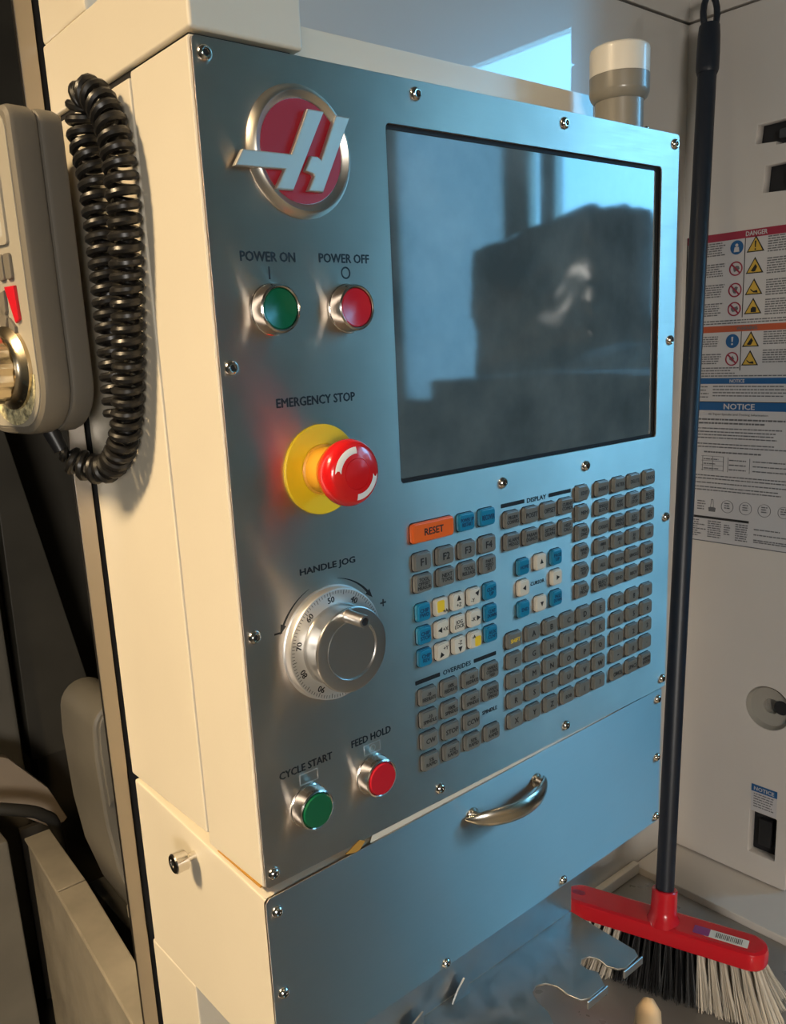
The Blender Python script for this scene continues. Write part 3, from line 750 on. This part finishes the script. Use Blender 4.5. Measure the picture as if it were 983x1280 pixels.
def coil(path, R, r, pitch):
    # arc-length resample
    L = [0.0]
    for a, b in zip(path, path[1:]): L.append(L[-1] + (b-a).length)
    tot = L[-1]; turns = tot/pitch; per = 14; N = int(turns*per)
    pts = []; ref = Vector((1,0,0)); k = 0
    for i in range(N + 1):
        s = tot*i/N
        while k < len(L)-2 and L[k+1] < s: k += 1
        u = (s-L[k])/max(L[k+1]-L[k], 1e-9); p = path[k].lerp(path[k+1], u); t = (path[k+1]-path[k]).normalized()
        a = (ref - t*ref.dot(t)).normalized(); b = t.cross(a); ref = a
        f = min(1.0, i/(per*1.5), (N-i)/(per*1.5)); f = 0.15 + 0.85*f
        an = 2*PI*turns*i/N
        pts.append(p + a*(R*f*math.cos(an)) + b*(R*f*math.sin(an)))
    return tube(pts, r, 8)
cable = ob('coiled_cable', coil(cpath, 0.0080, 0.0028, 0.0078), m_cable)
tag(cable, 'black coiled cable looped beside the handset', 'cable')

# ================================================================== TOOL RACK under the pendant
rk = empty('tool_rack', (0.16, -0.03, 0.912)); tag(rk, 'bare steel tool rack with notches folded out below the lower cover', 'rack')
ob('flange', box(0.02, 0.323, -0.0005, 0.0012, 0.914, 0.9485, 0.0004, 1), m_galv, rk)
def shelf_outline():
    o_ = [(322,0),(320,-70),(316,-76),(296,-77.5),(290,-74)]
    o_ += [(286,-66),(288,-56),(285,-48.5),(278,-45.5),(272,-49),(271,-56),(275,-64)]
    o_ += [(270,-72),(266,-77.5),(246,-77.5),(239,-74)]
    o_ += [(236,-64),(237,-52),(233,-43),(225,-39),(217,-42),(212,-52),(210,-64),(204,-74),(198,-77.5)]
    o_ += [(176,-77.5),(168,-74),(164,-62),(165,-52),(160,-43),(152,-40),(144,-44),(140,-54),(138,-66),(132,-74),(126,-77.5)]
    o_ += [(40,-77.5),(20,-70),(20,0)]
    return o_
ob('shelf', plate(shelf_outline(), (), 1.6, 0.3), m_galv, rk, T(0, 0, 0.9122), 0)
for xa, xb in ((292, 319), (242, 269), (176, 203)):
    ob('lip', box(xa*MM, xb*MM, -0.0790, -0.0774, 0.9055, 0.9128, 0.0004, 1), m_galv, rk)
ob('tab', plate([(160,0),(180,0),(179,9),(174,17),(166,9)], (), 1.6, 0.2), m_galv, rk, T(0,-0.006,0.9138) @ PF_R)
ob('tab', plate([(104,0),(128,0),(128,13),(112,6)], (), 1.6, 0.2), m_galv, rk, T(0,-0.006,0.9138) @ PF_R)

# wooden handle
wh = ob('wooden_handle', tube([(0.215,-0.15,0.584),(0.262,-0.120,0.66),(0.310,-0.090,0.74),(0.350,-0.066,0.796),(0.368,-0.055,0.814),(0.374,-0.051,0.820)], [0.0125,0.012,0.012,0.0135,0.0115,0.005], 20), m_wood)
tag(wh, 'pale wooden tool handle leaning below the notched steel rack', 'handle')

# ================================================================== BROOM
br = empty('broom', (0.667, 0.115, 0.5705)); tag(br, 'red broom with dark handle standing in the corner', 'broom')
A = Vector((0.630, 0.243, 0.652)); B = Vector((0.714, -0.010, 0.652))
ax = (B - A).normalized(); side = Vector((0,0,1)).cross(ax)
BL = (B-A).length
BF = Matrix.Identity(4)
for i in range(3): BF[i][0] = ax[i]; BF[i][1] = side[i]; BF[i][2] = (0,0,1)[i]
BF.translation = A
def block_mesh():
    pts = rrect(0, -0.024, BL, 0.024, 0.0235, 6)
    return plate(pts, (), 0.026, 0.006, k=1.0, z0=-0.013)
blk = ob('head', block_mesh(), m_broom, br, BF)
ob('hang_hole', plate(rrect(0.010,-0.005,0.028,0.005,0.0045,4), (), 0.0004, k=1.0, z0=0.0129), m_stickr, blk, BF, 0)
hubx = 0.136
hub = Vector(BF @ Vector((hubx, 0, 0.013)))
top = Vector((0.918, 0.228, 1.868))
hd = (top - hub).normalized()
HQ = Matrix.Translation(hub) @ hd.to_track_quat('Z', 'Y').to_matrix().to_4x4()
ob('socket', lathe([(24,-7),(21,0),(18,6),(17,12),(16.6,36),(16.9,38),(15.5,39.5),(13,39.5)], 32), m_broom, br, HQ)
L_ = (top-hub).length
ob('handle', lathe([(12.0,14),(12.0,(L_-0.105)*1000),(12.6,(L_-0.10)*1000)], 28), m_handle, br, HQ)
def grip_mesh():
    z0 = (L_-0.105)*1000; z1 = L_*1000
    return lathe([(12.6,z0-2),(14.6,z0+4),(14.8,z0+25),(14.2,z1-58),(13.0,z1-44)], 28)
ob('grip', grip_mesh(), m_handle, br, HQ)
lp = []
for i in range(17):
    a = 2*PI*i/16
    lp.append((10.5*math.sin(a), 0, (L_*1000-27) - 24*math.cos(a)))
ob('hang_loop', tube(lp, 4.2, 12, k=MM), m_handle, br, HQ @ Matrix.Rotation(math.radians(40), 4, 'Z'))
stk = ob('price_sticker', plate(rrect(0.190,-0.012,0.243,0.004,0.001,2), (), 0.0003, k=1.0, z0=0.0131), m_white, blk, BF, 0)
ob('sticker_band', plate(rrect(0.176,-0.012,0.196,0.004,0.001,2), (), 0.0003, k=1.0, z0=0.0133), m_purple, stk, BF, 0)
ob('barcode', join_meshes([(plate([(0.204+0.0022*i, -0.009), (0.204+0.0022*i+random.choice((0.0006,0.0012)), -0.009), (0.204+0.0022*i+0.0008, 0.001), (0.204+0.0022*i, 0.001)], (), 0.0001, k=1.0, z0=0.0136), I4, 0) for i in range(15)]), m_black, stk, BF, 0)
def tuft(cx_, cy_, lx, ly, n, rt, zt=-0.012, zb=-0.081):
    bm = bmesh.new()
    for i in range(n):
        a = random.random()*2*PI; q = math.sqrt(random.random())
        x0 = cx_ + 0.0035*q*math.cos(a); y0 = cy_ + 0.0035*q*math.sin(a)
        sx = lx + 0.0055*q*math.cos(a) + random.uniform(-0.002,0.002); sy = ly + 0.0055*q*math.sin(a) + random.uniform(-0.002,0.002)
        z1 = zb + random.uniform(0, 0.004)
        P = [Vector((x0,y0,zt)), Vector((x0+sx*0.45, y0+sy*0.45, zt+(z1-zt)*0.5)), Vector((x0+sx, y0+sy, z1))]
        prev = None
        for j, p in enumerate(P):
            row = [bm.verts.new(p + Vector((rt*math.cos(2*PI*k/3+a), rt*math.sin(2*PI*k/3+a), 0))) for k in range(3)]
            if prev:
                for k in range(3): bm.faces.new((prev[k], prev[(k+1)%3], row[(k+1)%3], row[k]))
            prev = row
    return bm_mesh(bm)
NX = 19
for i in range(NX):
    x = 0.012 + (BL-0.024)*i/(NX-1)
    for j, y in enumerate((-0.016, -0.0055, 0.0055, 0.016)):
        white = i <= 5 or i >= NX-6
        lean = (i/(NX-1)-0.5)*0.052
        ob('bristle_tuft', tuft(x, y, lean, y*1.1, 52, 0.00045), m_brw if white else m_brb, br, BF, 0)

# ================================================================== SIGNS on the right wall
def rw_text(body, y, z, h, w, m, parent, lift=0.0016, bold=0.04):
    return ob('lettering', text_mesh(body, h, w, bold=bold), m, parent, RW(y, z, lift), 0)
def rw_plate(y0, z0, y1, z1, m, parent, name, lift=0.0, th=0.0004, r=0.0):
    w_, h_ = y0-y1, z1-z0
    pts = rrect(0,0,w_,h_,r,3) if r else [(0,0),(w_,0),(w_,h_),(0,h_)]
    return ob(name, plate(pts, (), th, k=1.0), m, parent, RW(y0, z0, 0.0002+lift), 0)
def text_lines(y0, y1, zs, parent, h=0.0017, ragged=0.25):
    items = []
    for z in zs:
        x = 0.0; W_ = (y0-y1)*(1 - ragged*random.random())
        while x < W_:
            l = random.uniform(0.002, 0.008); l = min(l, W_-x)
            items.append((plate([(x,0),(x+l,0),(x+l,h),(x,h)], (), 0.0001, k=1.0), T(0, z-zs[0], 0), 0))
            x += l + 0.0009
    return ob('small_print', join_meshes(items), m_stickg, parent, RW(y0, zs[0], 0.0007), 0)
def icon_tri(y, z, s, parent, kind):
    t = lambda q: [(q*math.cos(math.radians(a)), q*math.sin(math.radians(a))) for a in (90, 210, 330)]
    o1 = ob('warning_triangle', plate(t(s), (), 0.0003, k=1.0), m_black, parent, RW(y, z, 0.0006), 0)
    ob('triangle_fill', plate(t(s*0.80), (), 0.0003, k=1.0), m_sticky, o1, RW(y, z, 0.0010), 0)
    g = {0: [[(-0.0009,0.006),(0.0009,0.006),(0.0005,-0.001),(-0.0005,-0.001)], circ(0,-0.003,0.0009,10)],
         1: [[(-0.004,-0.003),(0.001,0.004),(0.003,0.001),(0.001,-0.0035),(-0.001,-0.004)]],
         2: [[(-0.004,0.001),(0.0,-0.002),(0.004,-0.001),(0.005,-0.004),(0.0,-0.0035),(-0.003,-0.001)]],
         3: [[(-0.002,-0.004),(0.004,-0.004),(0.004,0.001),(0.0,0.002),(-0.002,0.0)]]}[kind]
    ob('pictogram', plate([[(a*1.25, b*1.25) for a, b in l] for l in g], (), 0.0003, k=1.0), m_black, o1, RW(y, z, 0.0014), 0)
def icon_no(y, z, r, parent, seed):
    rr = random.Random(seed)
    o1 = ob('prohibition_ring', plate(circ(0,0,r), [circ(0,0,r*0.82)], 0.0003, k=1.0), m_stickr, parent, RW(y, z, 0.0010), 0)
    pts = []
    for i in range(9):
        a = 2*PI*i/9; q = r*rr.uniform(0.25, 0.6); pts.append((q*math.cos(a), q*math.sin(a)))
    ob('pictogram', plate(pts, (), 0.0003, k=1.0), m_stickg, o1, RW(y, z, 0.0007), 0)
    w_ = r*0.08
    ob('bar', plate([(-r*0.62-w_, r*0.62-w_), (-r*0.62+w_, r*0.62+w_), (r*0.62+w_, -r*0.62+w_), (r*0.62-w_, -r*0.62-w_)], (), 0.0003, k=1.0), m_stickr, o1, RW(y, z, 0.0012), 0)
def icon_blue(y, z, r, parent, bang):
    o1 = ob('mandatory_disc', plate(circ(0,0,r), (), 0.0003, k=1.0), m_stickb, parent, RW(y, z, 0.0006), 0)
    g = [[(-0.0014,0.006),(0.0014,0.006),(0.0009,-0.001),(-0.0009,-0.001)], circ(0,-0.0042,0.0014,10)] if bang else [circ(0,0.0030,0.0022,12), [(-0.004,-0.006),(0.004,-0.006),(0.003,0.0005),(-0.003,0.0005)]]
    ob('pictogram', plate(g, (), 0.0003, k=1.0), m_stickw, o1, RW(y, z, 0.0010), 0)

s1 = empty('danger_sign', (0.9555, 0.18, 1.333)); tag(s1, 'white safety sign with red DANGER band and yellow warning triangles', 'sign')
rw_plate(0.274, 1.333, 0.086, 1.567, m_stickw, s1, 'sheet')
rw_plate(0.274, 1.333, 0.2725, 1.567, m_black, s1, 'edge_line', 0.0003)
rw_plate(0.274, 1.5565, 0.086, 1.567, m_stickr, s1, 'danger_band', 0.0003)
rw_text('DANGER', 0.170, 1.5618, 6.0, 30, m_stickw, s1)
rw_plate(0.1865, 1.450, 0.1855, 1.5565, m_black, s1, 'divider', 0.0003)
icon_blue(0.198, 1.5455, 0.0095, s1, False)
for i, z in enumerate((1.517, 1.488, 1.462)): icon_no(0.198, z, 0.0098, s1, i)
for i, z in enumerate((1.544, 1.5155, 1.487, 1.461)): icon_tri(0.171, z, 0.0145, s1, i)
for z in (1.544, 1.5155, 1.487, 1.461):
    text_lines(0.250, 0.214, [z+0.009-0.0032*k for k in range(6)], s1)
    text_lines(0.154, 0.090, [z+0.010-0.0032*k for k in range(7)], s1)
    o_ = ob('warning_triangle', plate([(-0.0085,-0.009),(0.0,-0.009),(0.0,0.006)], (), 0.0003, k=1.0), m_black, s1, RW(0.262, z, 0.0006), 0)
    ob('triangle_fill', plate([(-0.0062,-0.0078),(-0.0008,-0.0078),(-0.0008,0.002)], (), 0.0003, k=1.0), m_sticky, o_, RW(0.262, z, 0.0010), 0)
text_lines(0.268, 0.090, [1.4455, 1.4420], s1, ragged=0.02)
rw_plate(0.274, 1.4305, 0.086, 1.4395, m_sticko, s1, 'warning_band', 0.0003)
rw_text('WARNING', 0.178, 1.435, 5.2, 30, m_stickg, s1)
rw_plate(0.1865, 1.376, 0.1855, 1.4305, m_black, s1, 'divider', 0.0003)
icon_blue(0.199, 1.4175, 0.0098, s1, True); icon_no(0.1985, 1.3925, 0.0098, s1, 7)
icon_tri(0.172, 1.4160, 0.0142, s1, 1); icon_tri(0.172, 1.3900, 0.0142, s1, 2)
for z in (1.4175, 1.3925):
    text_lines(0.250, 0.214, [z+0.006-0.0032*k for k in range(5)], s1); text_lines(0.154, 0.090, [z+0.010-0.0032*k for k in range(6)], s1)
text_lines(0.262, 0.186, [1.3790, 1.3752, 1.3714], s1); text_lines(0.262, 0.090, [1.3676], s1, ragged=0.02)
rw_plate(0.274, 1.3570, 0.086, 1.3655, m_stickb, s1, 'notice_band', 0.0003)
rw_text('NOTICE', 0.189, 1.3612, 4.8, 22, m_stickw, s1)
text_lines(0.258, 0.232, [1.352, 1.347, 1.342, 1.337], s1); text_lines(0.226, 0.092, [1.3525, 1.3480, 1.3435, 1.339], s1, ragged=0.3)

s2 = empty('notice_sign', (0.9548, 0.18, 1.119)); tag(s2, 'large white notice sheet with blue NOTICE band and tooling tables', 'sign')
rw_plate(0.262, 1.119, 0.084, 1.331, m_stickw, s2, 'sheet', 0.0006)
rw_plate(0.262, 1.3185, 0.084, 1.3305, m_stickb, s2, 'notice_band', 0.0010)
rw_plate(0.262, 1.3305, 0.084, 1.3315, m_black, s2, 'edge_line', 0.0011)
rw_plate(0.262, 1.1185, 0.084, 1.1198, m_stickg, s2, 'edge_line', 0.0011)
rw_text('NOTICE', 0.184, 1.3245, 8.0, 46, m_stickw, s2, 0.0024)
rw_text('40 Taper Spindle and Tooling Information', 0.186, 1.3125, 4.2, 90, m_stickg, s2, 0.0024, 0.0)
def s2_lines(y0, y1, zs, **k):
    o = text_lines(y0, y1, zs, s2, **k); o.location.x -= 0.0008
    return o
s2_lines(0.256, 0.090, [1.3040, 1.2985], h=0.0024, ragged=0.4)
s2_lines(0.254, 0.120, [1.291, 1.286, 1.2815, 1.277], ragged=0.2); s2_lines(0.254, 0.100, [1.268, 1.2635], ragged=0.3)
ob('ring_symbol', plate(circ(0,0,0.009), [circ(0,0,0.0083)], 0.0003, k=1.0), m_stickg, s2, RW(0.104, 1.285, 0.0014), 0)
ob('ring_mark', plate(circ(0,0,0.0035,9), (), 0.0003, k=1.0), m_stickg, s2, RW(0.104, 1.285, 0.0014), 0)
s2_lines(0.236, 0.140, [1.2555], h=0.0022, ragged=0.1)
for yy in (0.250, 0.238, 0.222, 0.205, 0.198, 0.165):
    rw_plate(yy, 1.228, yy-0.0005, 1.250, m_stickg, s2, 'table_rule', 0.0011)
for zz in (1.229, 1.236, 1.243, 1.250):
    rw_plate(0.240, zz, 0.205, zz+0.0005, m_stickg, s2, 'table_rule', 0.0011)
for zz in (1.231, 1.238, 1.245): s2_lines(0.236, 0.212, [zz], ragged=0.2); s2_lines(0.196, 0.168, [zz], ragged=0.1); s2_lines(0.160, 0.090, [zz], ragged=0.1)
s2_lines(0.254, 0.088, [1.220, 1.2155, 1.209, 1.2025, 1.198], ragged=0.25)
for yy, rr in ((0.196, 0.0095), (0.168, 0.0095), (0.140, 0.0095), (0.112, 0.0085)):
    ob('ring_symbol', plate(circ(0,0,rr), [circ(0,0,rr-0.0006)], 0.0003, k=1.0), m_stickg, s2, RW(yy, 1.176, 0.0014), 0)
    s2_lines(yy+0.0045, yy-0.0045, [1.173, 1.1765, 1.180], ragged=0.2)
ob('tool_symbol', plate([(-0.005,-0.010),(0.005,-0.010),(0.006,-0.004),(0.0025,-0.003),(0.0015,0.009),(-0.0015,0.009),(-0.0025,-0.003),(-0.006,-0.004)], [[(-0.002,-0.003),(0.002,-0.003),(0.001,0.008),(-0.001,0.008)]], 0.0003, k=1.0), m_stickg, s2, RW(0.220, 1.176, 0.0014), 0)
s2_lines(0.244, 0.230, [1.168, 1.172, 1.176, 1.180], ragged=0.2)
rw_plate(0.256, 1.1545, 0.162, 1.1580, m_black, s2, 'heading_bar', 0.0011)
zz = [1.150 - 0.0034*k for k in range(8)]
s2_lines(0.252, 0.228, zz, ragged=0.6); s2_lines(0.226, 0.204, zz, ragged=0.05); s2_lines(0.200, 0.188, zz[1:6], ragged=0.3); s2_lines(0.182, 0.163, zz, ragged=0.1)
s2_lines(0.154, 0.096, [1.146, 1.138, 1.130, 1.127], ragged=0.4)

s3 = empty('notice_label', (0.9555, 0.118, 0.700)); tag(s3, 'small blue and white notice label above the square socket opening', 'label')
rw_plate(0.138, 0.7005, 0.098, 0.745, m_stickw, s3, 'sheet')
rw_plate(0.138, 0.7335, 0.098, 0.745, m_stickb, s3, 'notice_band', 0.0003)
rw_text('NOTICE', 0.118, 0.7393, 6.0, 31, m_stickw, s3)
text_lines(0.134, 0.101, [0.729-0.0042*k for k in range(6)], s3)

# ================================================================== INSIDE THE MACHINE
rt = empty('rotary_table', (0.14, 0.62, 0.32)); tag(rt, 'grey rotary table housing inside the dark machine', 'rotary table')
def rot_outline():
    p = []
    for i in range(11):
        a = math.radians(8 + 164*i/10); p.append((35*math.cos(a), 965+35*math.sin(a)))
    return p + [(-37, 930), (-34, 830), (-26, 760), (-8, 690), (14, 640), (52, 640), (46, 760), (38, 900)]
RT = T(0.146, 0.60, 0.0) @ PF_R
ob('housing', plate(rot_outline(), (), 120, 5, z0=-120), m_rot, rt, RT)
ob('housing_cap', plate([(x*0.80+1, 965+(z-965)*0.80) for x, z in rot_outline() if z > 820], (), 4, 1.5, z0=-1), m_rot, rt, RT)
ob('side_motor', box(0.186, 0.30, 0.57, 0.72, 0.60, 0.83, 0.004), m_rot_d, rt)
ob('pedestal', box(0.135, 0.33, 0.60, 0.78, 0.321, 0.645, 0.004), m_rot_d, rt)
ob('spindle_ring', lathe([(30,0),(30,14),(26,18),(18,18)], 36), m_chrome, rt, T(0.190, 0.66, 0.975) @ Matrix.Rotation(PI/2, 4, 'Y'))
for y, z in ((0.60, 0.72), (0.52, 0.705)):
    ob('clamp_bolt', lathe([(7,0),(7,6),(5,8),(0,8)], 14), m_chrome, rt, T(0.140, y, z - 0.012))
ob('clamp_foot', box(0.125, 0.185, 0.50, 0.60, 0.685, 0.706, 0.003), m_beam, rt)
ob('clamp_leg', box(0.135, 0.175, 0.52, 0.598, 0.321, 0.686), m_rot_d, rt)

bx_ = empty('sheet_trough', (0.08, 0.6, 0.32)); tag(bx_, 'long worn steel sheet guard running inside the machine', 'guard')
ob('side_plate', hexa([(0.035,0.330,0.321),(0.040,0.330,0.321),(0.082,0.860,0.321),(0.077,0.860,0.321),(0.035,0.330,0.700),(0.040,0.330,0.700),(0.082,0.860,0.700),(0.077,0.860,0.700)], 0.001, 1), m_beam, bx_)
ob('top_plate', hexa([(0.036,0.330,0.698),(0.072,0.330,0.698),(0.108,0.700,0.698),(0.066,0.700,0.698),(0.036,0.330,0.702),(0.072,0.330,0.702),(0.108,0.700,0.702),(0.066,0.700,0.702)], 0.001, 1), m_beam, bx_)
ob('top_plate', hexa([(0.0665,0.703,0.698),(0.108,0.703,0.698),(0.118,0.880,0.698),(0.078,0.880,0.698),(0.0665,0.703,0.702),(0.108,0.703,0.702),(0.118,0.880,0.702),(0.078,0.880,0.702)], 0.001, 1), m_beam, bx_)
cs = ob('slant_cover', plate([(20,760),(40,830),(97,798),(154,721),(179,654),(172,648),(147,649),(74,715)], (), 20, 1.5, z0=-20), mat('pale_cover', (0.42,0.34,0.26), 0.4), None, T(0, 0.98, 0) @ PF_R)
tag(cs, 'pale slanted sheet cover at the far left inside the machine', 'cover')
cl2 = ob('bellows_leg', box(0.10, 0.15, 0.985, 0.995, 0.321, 0.66), m_dark2, cs)
hz = ob('grey_hose', tube(catmull([(-0.06,0.93,0.772),(0.02,0.91,0.764),(0.075,0.90,0.745),(0.118,0.905,0.716),(0.140,0.915,0.67),(0.150,0.93,0.50),(0.15,0.94,0.330)], 8), 0.010, 12), m_rot_d)
tag(hz, 'dark hose bent over the end of the steel sheet guard', 'hose')
gc = ob('guard_box', hexa([(-0.10,0.86,0.321),(0.055,0.86,0.321),(0.055,1.1,0.321),(-0.10,1.1,0.321),(-0.10,0.86,0.72),(0.050,0.86,0.72),(0.050,1.1,0.72),(-0.10,1.1,0.72)], 0.006), m_rot)
tag(gc, 'dark grey sheet box at the lower left inside the machine', 'box')
cm = ob('machine_column', box(-0.25, 0.155, 1.10, 1.40, 0.321, 2.14, 0.01), m_rot)
tag(cm, 'tall grey machine column at the far left inside the machine', 'column')
bcx = ob('diagonal_brace', hexa([(0.190,1.15,1.34),(0.215,1.15,1.34),(0.330,1.15,0.70),(0.180,1.15,0.70),(0.190,1.2,1.34),(0.215,1.2,1.34),(0.330,1.2,0.70),(0.180,1.2,0.70)], 0.003), m_dark)
tag(bcx, 'slanting dark brace beside the machine column', 'brace')
ob('brace_foot', box(0.19, 0.32, 1.151, 1.199, 0.321, 0.705), m_dark2, bcx)

# ================================================================== IN THE ROOM (cabinet and bundle mirrored in the screen, lamps unseen)
sd = ob('tool_cabinet', box(2.05, 2.75, -1.98, -1.22, 0.0, 1.30, 0.01), m_stand)
tag(sd, 'dark workshop cabinet standing under the window', 'cabinet')
def wrap_mesh():
    bm = bmesh.new()
    bmesh.ops.create_icosphere(bm, subdivisions=5, radius=1.0)
    rnd = random.Random(3)
    ph_ = [(Vector((rnd.uniform(-1,1), rnd.uniform(-1,1), rnd.uniform(-1,1))).normalized(), rnd.uniform(3, 11), rnd.uniform(0, 6)) for _ in range(14)]
    for v in bm.verts:
        p = v.co.copy(); m_ = max(abs(p.x), abs(p.y), abs(p.z))
        q = p.lerp(p / m_, 0.72)
        d = sum(abs(math.sin(n.dot(p)*f + o)) / f for n, f, o in ph_) * 0.075
        q *= 1 - d
        v.co = Vector((q.x*0.24, q.y*0.33, 0.28 + q.z*0.28 + 0.06*q.y))
    zmin = min(v.co.z for v in bm.verts)
    for v in bm.verts: v.co.z -= zmin
    return bm_mesh(bm)
fw = ob('wrapped_bundle', wrap_mesh(), m_foil, None, T(2.40, -1.62, 1.302))
tag(fw, 'bundle wrapped in crinkled silver film on the dark cabinet', 'bundle')
def lamp(name, loc, label, s):
    o = ob(name, box(loc[0]-s/2, loc[0]+s/2, loc[1]-s/2, loc[1]+s/2, loc[2]+0.03, loc[2]+0.09, 0.008), m_lampmetal)
    tag(o, label, 'lamp')
    ob('cord', tube([(loc[0], loc[1], loc[2]+0.09), (loc[0], loc[1], 3.2)], 0.006, 8), m_blackpl, o)
lamp('work_or_fill_lamp', (-1.15, 0.08, 2.45), 'small square work lamp hung over the machine door', 0.32)
lamp('work_or_fill_lamp', (-2.40, -0.02, 2.75), 'large square housing of an added warm fill lamp near the left wall', 0.92)  # housing for the added warm fill
lamp('work_or_fill_lamp', (0.10, -2.05, 2.90), 'square housing of an added fill lamp near the front wall', 0.62)  # housing for the added fill on the front wall
sl = empty('added_fill_stand', (-1.36, -2.16, 0.0)); tag(sl, 'added square fill lamp on a tripod stand behind the photographer', 'lamp')  # invented stand for the added neutral fill
ob('pole', tube([(-1.36,-2.16,0.02), (-1.36,-2.16,1.35)], 0.015, 12), m_blackpl, sl)
for a in (90, 210, 330): ob('leg', tube([(-1.36,-2.16,0.35), (-1.36+0.35*math.cos(math.radians(a)), -2.16+0.35*math.sin(math.radians(a)), 0.012)], 0.011, 10), m_blackpl, sl)
_d = (Vector((0.95, 0.20, 0.60)) - Vector((-1.30, -2.10, 1.45))).normalized()
ob('housing', box(-0.27, 0.27, -0.27, 0.27, -0.09, -0.02, 0.01), m_lampmetal, sl, T(-1.30, -2.10, 1.45) @ _d.to_track_quat('Z', 'Y').to_matrix().to_4x4())
